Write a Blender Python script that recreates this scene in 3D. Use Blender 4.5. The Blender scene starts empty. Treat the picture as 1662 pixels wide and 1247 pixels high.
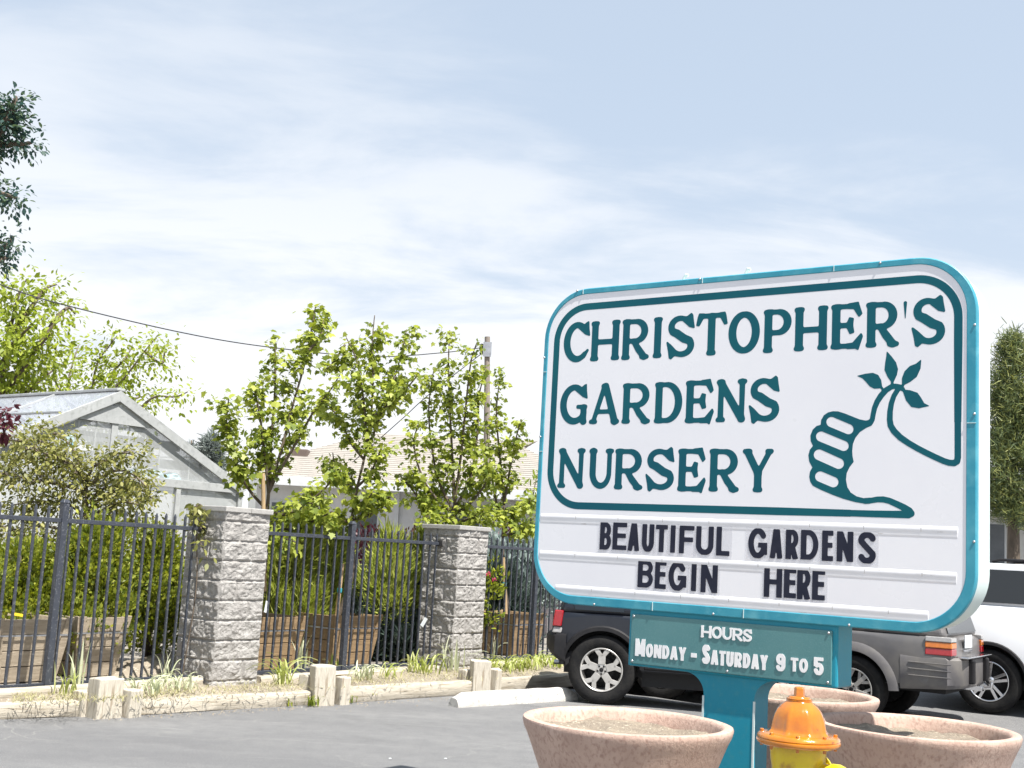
import bpy, bmesh, math, random
import numpy as np
from mathutils import Vector, Matrix, noise

# ------------------------------------------------------------------ camera, light, exposure
scene = bpy.context.scene
COL = scene.collection
F_PX, PITCH, ROLL, EYE = 1980.0, math.atan(274/1980.0), math.radians(3.2), 1.70
cam_d = bpy.data.cameras.new('camera'); cam = bpy.data.objects.new('camera', cam_d); COL.objects.link(cam)
cam_d.sensor_width = 36; cam_d.lens = 36*F_PX/1662; cam_d.clip_end = 3000; cam_d.clip_start = 0.05
CAM_R = Matrix.Rotation(math.pi/2+PITCH, 4, 'X') @ Matrix.Rotation(ROLL, 4, 'Z')
cam.matrix_world = Matrix.Translation((0, 0, EYE)) @ CAM_R
scene.camera = cam
SUN_AZ, SUN_EL = math.radians(139.5), math.radians(62)
sun_d = bpy.data.lights.new('sun', 'SUN'); sun_d.energy = 4.3; sun_d.angle = math.radians(0.53); sun_d.color = (1, .965, .905)
sun = bpy.data.objects.new('sun', sun_d); COL.objects.link(sun)
sdir = Vector((math.sin(SUN_AZ)*math.cos(SUN_EL), math.cos(SUN_AZ)*math.cos(SUN_EL), math.sin(SUN_EL)))
sun.rotation_euler = sdir.to_track_quat('Z', 'Y').to_euler()
vs = scene.view_settings
vs.view_transform = 'Standard'; vs.look = 'None'; vs.gamma = 1; vs.use_curve_mapping = False; vs.exposure = 1.13
scene.cycles.transparent_max_bounces = 16
scene.cycles.max_bounces = 8

def make_world():
    w = bpy.data.worlds.new('World'); scene.world = w; w.use_nodes = True
    nt = w.node_tree; nt.nodes.clear(); N = nt.nodes.new; L = nt.links.new
    out = N('ShaderNodeOutputWorld'); bg = N('ShaderNodeBackground'); L(bg.outputs[0], out.inputs[0])
    sky = N('ShaderNodeTexSky'); sky.sky_type = 'NISHITA'; sky.sun_disc = False
    sky.sun_elevation = SUN_EL; sky.sun_rotation = SUN_AZ; sky.air_density = 1.0; sky.dust_density = 2.2; sky.ozone_density = 1.5
    tc = N('ShaderNodeTexCoord'); sep = N('ShaderNodeSeparateXYZ'); L(tc.outputs['Generated'], sep.inputs[0])
    def m(op, a, b=None, c=None):
        n = N('ShaderNodeMath'); n.operation = op
        for i, v in enumerate((a, b, c)):
            if v is None: continue
            if isinstance(v, (int, float)): n.inputs[i].default_value = v
            else: L(v, n.inputs[i])
        return n.outputs[0]
    z = m('MAXIMUM', sep.outputs[2], 0.0)
    den = m('ADD', z, 0.22)
    cx = m('DIVIDE', sep.outputs[0], den); cy = m('DIVIDE', sep.outputs[1], den)
    cmb = N('ShaderNodeCombineXYZ'); L(m('MULTIPLY', cx, 0.62), cmb.inputs[0]); L(m('MULTIPLY', cy, 1.15), cmb.inputs[1])
    def nz(scale, detail, rough, off):
        mp = N('ShaderNodeMapping'); mp.inputs[1].default_value = off; L(cmb.outputs[0], mp.inputs[0])
        n = N('ShaderNodeTexNoise'); n.inputs['Scale'].default_value = scale; n.inputs['Detail'].default_value = detail
        n.inputs['Roughness'].default_value = rough; n.inputs['Distortion'].default_value = .35; L(mp.outputs[0], n.inputs['Vector'])
        return n.outputs['Fac']
    n1 = nz(0.95, 7, .54, (5.3, 2.2, 0)); n2 = nz(2.9, 7, .6, (0.4, 5.2, 0))
    nn = m('ADD', m('MULTIPLY', n1, .58), m('MULTIPLY', n2, .42))
    def ss(v, a, b):
        n = N('ShaderNodeMapRange'); n.interpolation_type = 'SMOOTHSTEP'
        n.inputs[1].default_value = a; n.inputs[2].default_value = b; L(v, n.inputs[0]); return n.outputs[0]
    # thin cirrus high up, thicker bright cloud lower down
    low = ss(z, 0.50, 0.08)
    thr = m('ADD', m('SUBTRACT', nn, m('MULTIPLY', m('SUBTRACT', 1.0, low), .14)), m('MULTIPLY', low, .085))
    clouds = m('MULTIPLY', ss(thr, 0.38, 0.56), .95)
    hz = m('POWER', m('SUBTRACT', 1.0, z), 7.0)
    mask = m('MINIMUM', m('ADD', clouds, m('MULTIPLY', hz, .85)), 1.0)
    mask = m('MULTIPLY', mask, m('ADD', m('MULTIPLY', low, .75), .25))
    sc = N('ShaderNodeVectorMath'); sc.operation = 'SCALE'; L(sky.outputs[0], sc.inputs[0]); sc.inputs[3].default_value = SKY_S
    hs = N('ShaderNodeMixRGB'); hs.blend_type = 'MIX'; hs.inputs[0].default_value = .74; L(sc.outputs[0], hs.inputs[1]); hs.inputs[2].default_value = (*HAZE_C, 1)
    mx = N('ShaderNodeMixRGB'); L(mask, mx.inputs[0]); L(hs.outputs[0], mx.inputs[1]); mx.inputs[2].default_value = (*CLOUD_C, 1)
    L(mx.outputs[0], bg.inputs[0]); bg.inputs[1].default_value = 1.0
SKY_S, HAZE_C, CLOUD_C = 0.085, (.315, .365, .427), (.485, .493, .507)
make_world()

# ------------------------------------------------------------------ helpers
def at(px, py, Y):
    v = CAM_R.to_3x3() @ Vector((px-831, -(py-623.5), -F_PX)); return Vector((0, 0, EYE)) + v*(Y/v.y)
def at_ground(px, py, z=0.0):
    v = CAM_R.to_3x3() @ Vector((px-831, -(py-623.5), -F_PX)); return Vector((0, 0, EYE)) + v*((z-EYE)/v.z)
E = Vector((math.sin(math.radians(37.3)), math.cos(math.radians(37.3)), 0))       # along the fence, away from us
NRM = Vector((E.y, -E.x, 0))                                                        # from the fence towards the lot
def gz(x, y):
    s = x*E.x + y*E.y
    return -0.24*math.exp(-((s-16.0)/1.6)**2)

def link(o, parent=None):
    COL.objects.link(o)
    if parent is not None: o.parent = parent
    return o
def tag(o, label=None, cat=None, group=None, kind=None):
    if label: o['label'] = label
    if cat: o['category'] = cat
    if group: o['group'] = group
    if kind: o['kind'] = kind
    return o
def thing(name, label, cat, loc=(0, 0, 0), rotz=0.0, group=None):
    o = bpy.data.objects.new(name, None); o.empty_display_size = .1; COL.objects.link(o)
    o.location = loc; o.rotation_euler = (0, 0, rotz)
    return tag(o, label, cat, group)

class MB:
    """collects shapes, builds one mesh object"""
    def __init__(s): s.v = []; s.f = []
    def add(s, vs, fs):
        o = len(s.v); s.v += [tuple(p) for p in vs]; s.f += [tuple(i+o for i in f) for f in fs]; return s
    def box(s, c, d, rot=None):
        x, y, z = d[0]/2, d[1]/2, d[2]/2
        P = [Vector((a, b, k)) for a in (-x, x) for b in (-y, y) for k in (-z, z)]
        if rot is not None: P = [rot @ p for p in P]
        return s.add([p+Vector(c) for p in P], [(0, 1, 3, 2), (4, 6, 7, 5), (0, 4, 5, 1), (2, 3, 7, 6), (0, 2, 6, 4), (1, 5, 7, 3)])
    def box2(s, a, b):
        return s.box([(a[i]+b[i])/2 for i in range(3)], [abs(b[i]-a[i]) for i in range(3)])
    def hexa(s, bot, top):
        return s.add(list(bot)+list(top), [(3, 2, 1, 0), (4, 5, 6, 7), (0, 1, 5, 4), (1, 2, 6, 5), (2, 3, 7, 6), (3, 0, 4, 7)])
    def bar(s, a, b, w, h, up=(0, 0, 1)):
        a = Vector(a); b = Vector(b); d = (b-a).normalized(); sd = d.cross(Vector(up)).normalized(); u = sd.cross(d)
        c = [(-w/2, -h/2), (w/2, -h/2), (w/2, h/2), (-w/2, h/2)]
        return s.hexa([a+sd*x+u*y for x, y in c], [b+sd*x+u*y for x, y in c])
    def tube(s, pts, r, seg=8, cap=True):
        pts = [Vector(p) for p in pts]; n = len(pts)
        if not hasattr(r, '__len__'): r = [r]*n
        vs = []; prev = None
        for i, p in enumerate(pts):
            t = (pts[min(i+1, n-1)]-pts[max(i-1, 0)]).normalized()
            if prev is None: a = t.orthogonal().normalized()
            else:
                a = prev - t*prev.dot(t)
                a = a.normalized() if a.length > 1e-5 else t.orthogonal().normalized()
            prev = a; b = t.cross(a)
            vs += [p+(a*math.cos(k*2*math.pi/seg)+b*math.sin(k*2*math.pi/seg))*r[i] for k in range(seg)]
        fs = []
        for i in range(n-1):
            for k in range(seg):
                k2 = (k+1) % seg; fs.append((i*seg+k, i*seg+k2, (i+1)*seg+k2, (i+1)*seg+k))
        if cap: fs += [tuple(range(seg-1, -1, -1)), tuple((n-1)*seg+k for k in range(seg))]
        return s.add(vs, fs)
    def lathe(s, prof, seg=32, c=(0, 0, 0), axis='z', rfun=None, close=False):
        vs = []; n = len(prof); c = Vector(c)
        for (r, z) in prof:
            for k in range(seg):
                a = k*2*math.pi/seg; rr = r*(rfun(a, z) if rfun else 1)
                if axis == 'z': p = Vector((rr*math.cos(a), rr*math.sin(a), z))
                elif axis == 'y': p = Vector((rr*math.cos(a), z, rr*math.sin(a)))
                else: p = Vector((z, rr*math.cos(a), rr*math.sin(a)))
                vs.append(p+c)
        fs = []
        m = n if close else n-1
        for i in range(m):
            j = (i+1) % n
            for k in range(seg):
                k2 = (k+1) % seg; q = (i*seg+k, i*seg+k2, j*seg+k2, j*seg+k)
                fs.append(q if axis != 'y' else q[::-1])
        return s.add(vs, fs)
    def disc(s, c, r, nrm=(0, 0, 1), seg=24):
        nrm = Vector(nrm).normalized(); a = nrm.orthogonal().normalized(); b = nrm.cross(a); c = Vector(c)
        return s.add([c+(a*math.cos(k*2*math.pi/seg)+b*math.sin(k*2*math.pi/seg))*r for k in range(seg)], [tuple(range(seg))])
    def prism(s, poly, y0, y1, plane='xz'):
        f = (lambda p, y: (p[0], y, p[1])) if plane == 'xz' else ((lambda p, y: (p[0], p[1], y)) if plane == 'xy' else (lambda p, y: (y, p[0], p[1])))
        n = len(poly); vs = [f(p, y0) for p in poly]+[f(p, y1) for p in poly]
        fs = [tuple(range(n)), tuple(range(2*n-1, n-1, -1))]+[(i, i+n, (i+1) % n+n, (i+1) % n) for i in range(n)]
        return s.add(vs, fs)
    def mesh(s, name):
        me = bpy.data.meshes.new(name); me.from_pydata(s.v, [], s.f); me.update()
        bm = bmesh.new(); bm.from_mesh(me); bmesh.ops.recalc_face_normals(bm, faces=bm.faces); bm.to_mesh(me); bm.free()
        return me
    def build(s, name, mat, parent=None, smooth=False, bevel=0, seg=2, loc=None, rotz=None):
        me = s.mesh(name); me.materials.append(mat)
        if smooth: me.polygons.foreach_set('use_smooth', [True]*len(me.polygons))
        o = bpy.data.objects.new(name, me); link(o, parent)
        if loc is not None: o.location = loc
        if rotz is not None: o.rotation_euler = (0, 0, rotz)
        if bevel:
            b = o.modifiers.new('bevel', 'BEVEL'); b.width = bevel; b.segments = seg; b.limit_method = 'ANGLE'; b.angle_limit = math.radians(35)
        if smooth and smooth != 2:
            try:
                with_angle = me
                with_angle.set_sharp_from_angle(angle=math.radians(40))
            except Exception: pass
        return o

def copy_tree(o, parent=None):
    c = o.copy(); COL.objects.link(c)
    if parent is not None: c.parent = parent
    for ch in list(o.children): copy_tree(ch, c)
    return c

# ------------------------------------------------------------------ materials
def new_mat(name):
    m = bpy.data.materials.new(name); m.use_nodes = True; nt = m.node_tree; nt.nodes.clear()
    out = nt.nodes.new('ShaderNodeOutputMaterial'); return m, nt, out
def pm(name, c1, c2=None, scale=4, rough=.6, bump=0, bscale=None, metal=0, stretch=(1, 1, 1), detail=6, lo=.35, hi=.65, coat=0, spec=.5,
       spots=None, spot_scale=40, spot_w=.1, spot_t=.62, spot_stretch=None, rvar=0, world=False):
    m, nt, out = new_mat(name); N = nt.nodes.new; L = nt.links.new
    b = N('ShaderNodeBsdfPrincipled'); L(b.outputs[0], out.inputs[0])
    b.inputs['Roughness'].default_value = rough; b.inputs['Metallic'].default_value = metal
    b.inputs['Coat Weight'].default_value = coat; b.inputs['Coat Roughness'].default_value = .06; b.inputs['Specular IOR Level'].default_value = spec
    b.inputs['Base Color'].default_value = (*c1, 1)
    mp = None
    if c2 is not None or bump or spots:
        if world:
            tc = N('ShaderNodeNewGeometry'); src = tc.outputs['Position']
        else:
            tc = N('ShaderNodeTexCoord'); src = tc.outputs['Object']
        mp = N('ShaderNodeMapping'); mp.inputs['Scale'].default_value = stretch; L(src, mp.inputs[0])
    cur = None
    if c2 is not None:
        n = N('ShaderNodeTexNoise'); n.inputs['Scale'].default_value = scale; n.inputs['Detail'].default_value = detail; n.inputs['Roughness'].default_value = .62
        L(mp.outputs[0], n.inputs['Vector'])
        r = N('ShaderNodeMapRange'); r.inputs[1].default_value = lo; r.inputs[2].default_value = hi; L(n.outputs['Fac'], r.inputs[0])
        x = N('ShaderNodeMixRGB'); x.inputs[1].default_value = (*c1, 1); x.inputs[2].default_value = (*c2, 1); L(r.outputs[0], x.inputs[0]); cur = x.outputs[0]
        if rvar:
            rr = N('ShaderNodeMapRange'); rr.inputs[3].default_value = rough-rvar; rr.inputs[4].default_value = rough+rvar; L(n.outputs['Fac'], rr.inputs[0]); L(rr.outputs[0], b.inputs['Roughness'])
    if spots is not None:
        n = N('ShaderNodeTexNoise'); n.inputs['Scale'].default_value = spot_scale; n.inputs['Detail'].default_value = 4; L(mp.outputs[0], n.inputs['Vector'])
        if spot_stretch:
            m2 = N('ShaderNodeMapping'); m2.inputs['Scale'].default_value = spot_stretch; L(mp.inputs[0].links[0].from_socket, m2.inputs[0]); L(m2.outputs[0], n.inputs['Vector'])
        r = N('ShaderNodeMapRange'); r.inputs[1].default_value = spot_t-spot_w/2; r.inputs[2].default_value = spot_t+spot_w/2; L(n.outputs['Fac'], r.inputs[0])
        x = N('ShaderNodeMixRGB'); L(r.outputs[0], x.inputs[0]); x.inputs[2].default_value = (*spots, 1)
        if cur is not None: L(cur, x.inputs[1])
        else: x.inputs[1].default_value = (*c1, 1)
        cur = x.outputs[0]
    if cur is not None: L(cur, b.inputs['Base Color'])
    if bump:
        n = N('ShaderNodeTexNoise'); n.inputs['Scale'].default_value = bscale or scale*6; n.inputs['Detail'].default_value = 8; n.inputs['Roughness'].default_value = .65
        L(mp.outputs[0], n.inputs['Vector'])
        bp = N('ShaderNodeBump'); bp.inputs['Strength'].default_value = bump; bp.inputs['Distance'].default_value = .02; L(n.outputs['Fac'], bp.inputs['Height']); L(bp.outputs[0], b.inputs['Normal'])
    return m
def leafmat(name, c1, c2, c3=None, transl=.45, rough=.45):
    m, nt, out = new_mat(name); N = nt.nodes.new; L = nt.links.new
    g = N('ShaderNodeNewGeometry'); r = N('ShaderNodeValToRGB'); L(g.outputs['Random Per Island'], r.inputs[0])
    el = r.color_ramp.elements; el[0].color = (*c1, 1); el[1].color = (*c2, 1)
    if c3: e = el.new(.5); e.color = (*c3, 1)
    b = N('ShaderNodeBsdfPrincipled'); b.inputs['Roughness'].default_value = rough; b.inputs['Specular IOR Level'].default_value = .35; L(r.outputs[0], b.inputs['Base Color'])
    t = N('ShaderNodeBsdfTranslucent')
    hs = N('ShaderNodeHueSaturation'); hs.inputs['Saturation'].default_value = 1.1; hs.inputs['Value'].default_value = 1.25; L(r.outputs[0], hs.inputs['Color']); L(hs.outputs[0], t.inputs[0])
    mx = N('ShaderNodeMixShader'); mx.inputs[0].default_value = transl; L(b.outputs[0], mx.inputs[1]); L(t.outputs[0], mx.inputs[2]); L(mx.outputs[0], out.inputs[0])
    return m
def clearmat(name, col, opacity, rough=.2, tint=(1, 1, 1), ribs=0):
    m, nt, out = new_mat(name); N = nt.nodes.new; L = nt.links.new
    t = N('ShaderNodeBsdfTransparent'); t.inputs[0].default_value = (*tint, 1)
    b = N('ShaderNodeBsdfPrincipled'); b.inputs['Base Color'].default_value = (*col, 1); b.inputs['Roughness'].default_value = rough
    mx = N('ShaderNodeMixShader'); mx.inputs[0].default_value = opacity; L(t.outputs[0], mx.inputs[1]); L(b.outputs[0], mx.inputs[2]); L(mx.outputs[0], out.inputs[0])
    if ribs:
        tc = N('ShaderNodeTexCoord'); w = N('ShaderNodeTexWave'); w.inputs['Scale'].default_value = ribs; w.bands_direction = 'X'; L(tc.outputs['Object'], w.inputs[0])
        n = N('ShaderNodeTexNoise'); n.inputs['Scale'].default_value = 1.3; n.inputs['Detail'].default_value = 5; L(tc.outputs['Object'], n.inputs[0])
        a = N('ShaderNodeMath'); a.operation = 'MULTIPLY_ADD'; L(w.outputs['Fac'], a.inputs[0]); a.inputs[1].default_value = .12; a.inputs[2].default_value = opacity-.26
        c = N('ShaderNodeMath'); c.operation = 'MULTIPLY_ADD'; L(n.outputs['Fac'], c.inputs[0]); c.inputs[1].default_value = .22; L(a.outputs[0], c.inputs[2]); L(c.outputs[0], mx.inputs[0])
    return m

M = {}
M['teal_paint'] = pm('teal_paint', (.014, .235, .335), (.022, .265, .365), 1.6, .42, .05, 60, rvar=.06, spec=.3, spots=(.03, .25, .33), spot_scale=26, spot_w=.2)
M['frame_paint'] = pm('frame_paint', (.028, .245, .345), (.06, .315, .405), 3, .42, .05, 80, spec=.3, spots=(.10, .36, .44), spot_scale=9, spot_w=.25, rvar=.06)
M['letter_teal'] = pm('letter_teal', (.003, .082, .120), (.004, .105, .128), 1.2, .45, spec=.2)
M['sign_white'] = pm('sign_white', (.80, .80, .825), (.76, .76, .795), .9, .28, .012, 2.2, spec=.5, rvar=.06)
M['track_white'] = pm('track_white', (.84, .84, .86), (.78, .78, .80), 5, .35, spots=(.50, .47, .44), spot_scale=7, spot_w=.05, spot_t=.70, spot_stretch=(1, 5, 9))
M['cabinet_pale'] = pm('cabinet_pale', (.62, .71, .69), (.57, .67, .66), 2, .5, .04, 30, spec=.3)
M['hours_green'] = pm('hours_green', (.07, .20, .215), (.10, .235, .245), 1.6, .35, .03, 20, spots=(.11, .25, .26), spot_scale=120, spot_w=.2, spec=.35)
M['letter_white'] = pm('letter_white', (.85, .85, .85), (.78, .78, .80), 12, .4)
M['letter_black'] = pm('letter_black', (.007, .010, .026), (.016, .018, .036), 10, .42, spec=.3)
M['clear_tile'] = clearmat('clear_tile', (.78, .78, .82), .22, .08)
M['steel'] = pm('steel', (.55, .56, .58), (.4, .4, .42), 8, .35, metal=.8)
M['planter'] = pm('planter', (.56, .41, .335), (.42, .29, .235), 4, .8, .35, 90, spots=(.36, .235, .19), spot_scale=55, spot_w=.22, spot_t=.60, stretch=(1, 1, .6), lo=.3, hi=.7)
M['soil'] = pm('soil', (.30, .25, .19), (.19, .155, .12), 12, .95, .9, 45, spots=(.42, .37, .29), spot_scale=60, spot_w=.08)
M['hydrant_orange'] = pm('hydrant_orange', (.58, .205, .003), (.44, .125, .003), 6, .16, .12, 30, coat=1.0, spots=(.24, .075, .01), spot_scale=28, spot_w=.05, spot_t=.69)
M['hydrant_yellow'] = pm('hydrant_yellow', (.70, .55, .012), (.62, .45, .02), 7, .3, .12, 40, coat=.35, spots=(.42, .24, .03), spot_scale=14, spot_w=.12, spot_t=.66)
M['concrete'] = pm('concrete', (.62, .60, .55), (.46, .44, .41), 7, .85, .45, 60, spots=(.34, .33, .31), spot_scale=22, spot_w=.1)
M['stone'] = pm('stone', (.40, .385, .365), (.30, .285, .27), 9, .9, .7, 70, spots=(.22, .205, .195), spot_scale=45, spot_w=.15)
M['capstone'] = pm('capstone', (.42, .405, .385), (.33, .32, .305), 10, .85, .35, 80)
M['iron'] = pm('iron', (.033, .038, .052), (.046, .052, .066), 8, .45, .06, 60, spots=(.10, .105, .12), spot_scale=50, spot_w=.1)
M['timber'] = pm('timber', (.54, .49, .405), (.41, .365, .295), 3, .85, .6, 14, stretch=(1, 14, 14), spots=(.30, .25, .18), spot_scale=3.2, spot_w=.2)
M['timber_end'] = pm('timber_end', (.58, .535, .45), (.45, .405, .33), 6, .85, .5, 20, stretch=(10, 10, 1), spots=(.33, .27, .2), spot_scale=3, spot_w=.1)
M['box_orange'] = pm('box_orange', (.36, .245, .135), (.23, .155, .085), 3, .8, .3, 14, stretch=(1.2, 12, 12))
M['box_grey'] = pm('box_grey', (.44, .37, .28), (.32, .26, .19), 3, .85, .4, 14, stretch=(1.2, 12, 12))
M['bark'] = pm('bark', (.15, .115, .085), (.09, .07, .052), 14, .9, .6, 40, stretch=(1, 1, .3))
M['bark_pale'] = pm('bark_pale', (.20, .165, .13), (.13, .10, .08), 14, .9, .6, 40, stretch=(1, 1, .3))
M['stake'] = pm('stake', (.46, .33, .19), (.34, .23, .12), 6, .8, .3, 20, stretch=(8, 8, 1))
M['pole_wood'] = pm('pole_wood', (.29, .245, .205), (.20, .17, .145), 5, .9, .4, 30, stretch=(9, 9, .6))
M['black'] = pm('black', (.008, .008, .009), None, rough=.6)
M['rubber'] = pm('rubber', (.014, .014, .015), (.024, .023, .022), 12, .85, .3, 60, spec=.15)
M['wire_black'] = pm('wire_black', (.03, .03, .035), None, rough=.6)

# ------------------------------------------------------------------ ground
def asphalt():
    m, nt, out = new_mat('asphalt'); N = nt.nodes.new; L = nt.links.new
    b = N('ShaderNodeBsdfPrincipled'); L(b.outputs[0], out.inputs[0]); b.inputs['Roughness'].default_value = .85
    g = N('ShaderNodeNewGeometry'); P = g.outputs['Position']
    def noise_(s, d=6, r=.6, st=(1, 1, 1), rot=0):
        mp = N('ShaderNodeMapping'); mp.inputs['Scale'].default_value = st; mp.inputs['Rotation'].default_value = (0, 0, rot); L(P, mp.inputs[0])
        n = N('ShaderNodeTexNoise'); n.inputs['Scale'].default_value = s; n.inputs['Detail'].default_value = d; n.inputs['Roughness'].default_value = r; L(mp.outputs[0], n.inputs['Vector']); return n.outputs['Fac']
    def ramp(v, a, b_, c=0., d=1.):
        n = N('ShaderNodeMapRange'); n.inputs[1].default_value = a; n.inputs[2].default_value = b_; n.inputs[3].default_value = c; n.inputs[4].default_value = d; L(v, n.inputs[0]); return n.outputs[0]
    def mix(f, a, c):
        n = N('ShaderNodeMixRGB'); L(f, n.inputs[0])
        for i, v in ((1, a), (2, c)):
            if isinstance(v, tuple): n.inputs[i].default_value = (*v, 1)
            else: L(v, n.inputs[i])
        return n.outputs[0]
    c = mix(ramp(noise_(.5, 8, .62, (.5, 1.6, 1), -.65), .35, .65), (.122, .122, .125), (.182, .181, .179))
    c = mix(ramp(noise_(6, 6), .42, .7, 0, .6), c, (.11, .111, .115))
    c = mix(ramp(noise_(1.1, 4, .5), .60, .72, 0, .5), c, (.085, .085, .088))
    c = mix(ramp(noise_(2.2, 5, .6, (.25, 2.2, 1), .62), .60, .75, 0, .45), c, (.235, .232, .225))
    c = mix(ramp(noise_(150, 2), .58, .70), c, (.36, .35, .34))
    c = mix(ramp(noise_(60, 3), .60, .70, 0, .7), c, (.09, .09, .092))
    c = mix(ramp(noise_(120, 2), .66, .76, 0, .8), c, (.07, .07, .072))
    # cracks: distorted cell edges
    mp = N('ShaderNodeMapping'); mp.inputs['Scale'].default_value = (.30, .42, 1); L(P, mp.inputs[0])
    wn = N('ShaderNodeTexNoise'); wn.inputs['Scale'].default_value = 1.2; wn.inputs['Detail'].default_value = 5; L(mp.outputs[0], wn.inputs['Vector'])
    ad = N('ShaderNodeMixRGB'); ad.blend_type = 'LINEAR_LIGHT'; ad.inputs[0].default_value = .55; L(mp.outputs[0], ad.inputs[1]); L(wn.outputs['Color'], ad.inputs[2])
    v = N('ShaderNodeTexVoronoi'); v.feature = 'DISTANCE_TO_EDGE'; v.inputs['Scale'].default_value = 1.0; L(ad.outputs[0], v.inputs['Vector'])
    crack = ramp(v.outputs['Distance'], .001, .006, 1, 0)
    gate = N('ShaderNodeMath'); gate.operation = 'MULTIPLY'; L(crack, gate.inputs[0]); L(ramp(noise_(.35, 3), .50, .62, 0, .45), gate.inputs[1])
    c = mix(gate.outputs[0], c, (.27, .265, .245))
    L(c, b.inputs['Base Color'])
    bp = N('ShaderNodeBump'); bp.inputs['Strength'].default_value = .5; bp.inputs['Distance'].default_value = .01; L(noise_(140, 4, .7), bp.inputs['Height']); L(bp.outputs[0], b.inputs['Normal'])
    return m
M['asphalt'] = asphalt()
def grid_sheet(name, mat, xs, ys, zf, inside=None):
    mb = MB(); idx = {}
    for i, x in enumerate(xs):
        for j, y in enumerate(ys):
            idx[i, j] = len(mb.v); mb.v.append((x, y, zf(x, y)))
    for i in range(len(xs)-1):
        for j in range(len(ys)-1): mb.f.append((idx[i, j], idx[i+1, j], idx[i+1, j+1], idx[i, j+1]))
    return mb.build(name, mat, smooth=2)
xs = [-1500, -400, -120, -60, -30, -20]+[-14+.8*i for i in range(46)]+[26, 34, 50, 90, 200, 600, 1500]
ys = [-300, -80, -30, -12, -6]+[-2+.8*i for i in range(40)]+[34, 40, 60, 120, 300, 800, 1500]
ground = grid_sheet('ground', M['asphalt'], xs, ys, gz); tag(ground, kind='structure')

# corner of the near stone pillar, and the line the fence stands on
C1 = Vector((-2.939, 12.981, 0)); F0 = C1-NRM*.30; FA = math.atan2(E.y, E.x)
BED_Z = .17
M['dirt'] = pm('dirt', (.31, .265, .205), (.20, .168, .128), 3, .95, .8, 30, spots=(.46, .42, .34), spot_scale=50, spot_w=.1, world=True)
# nursery yard behind the fence and the narrow planting bed in front of it
FRONT = [at_ground(-160, 1174), at_ground(0, 1167), at_ground(200, 1162), at_ground(522, 1143), at_ground(778, 1126), at_ground(926, 1113)]
FRONT = [Vector((p.x, p.y, 0)) for p in FRONT]
FRONT.append(FRONT[-1]+E*3.2); FRONT.append(FRONT[-2]+E*8.0)
FRONT.insert(0, FRONT[0]-Vector((2.5, .9, 0)))
mb = MB()
back = [p+Vector((-.02, .06, 0)) for p in FRONT]
far = [F0+E*s-NRM*.12 for s in (-8, -3.4, -2.2, -1.2, 1, 3.2, 5, 8.6, 13.5)]
n = len(back)
for i in range(n):
    for k in range(7):
        t = k/6; p = back[i].lerp(far[i], t); p.z = (.112 if k == 0 else BED_Z)+.03*math.sin(7*t+i*1.7)*math.sin(math.pi*t)+(gz(p.x, p.y) if i > n-3 else 0); mb.v.append(tuple(p))
for i in range(n-1):
    for k in range(6): mb.f.append((i*7+k, (i+1)*7+k, (i+1)*7+k+1, i*7+k+1))
tag(mb.build('planting_bed', M['dirt'], smooth=2), kind='structure')
mb = MB()
fp = [F0+E*s-NRM*.12 for s in (-30, 30)]; bp_ = [p-NRM*40 for p in fp]
nx, ny = 40, 24
for i in range(nx+1):
    for j in range(ny+1):
        a = fp[0].lerp(fp[1], i/nx); b = bp_[0].lerp(bp_[1], i/nx); p = a.lerp(b, (j/ny)**1.6)
        p.z = BED_Z+.005+.03*noise.noise((p.x*.8, p.y*.8, 0)); mb.v.append(tuple(p))
for i in range(nx):
    for j in range(ny): mb.f.append((i*(ny+1)+j, (i+1)*(ny+1)+j, (i+1)*(ny+1)+j+1, i*(ny+1)+j+1))
M['yard'] = pm('yard_gravel', (.30, .275, .24), (.20, .18, .155), 2, .95, .8, 45, spots=(.40, .38, .34), spot_scale=60, spot_w=.1, world=True)
tag(mb.build('yard', M['yard'], smooth=2), kind='structure')

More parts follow.
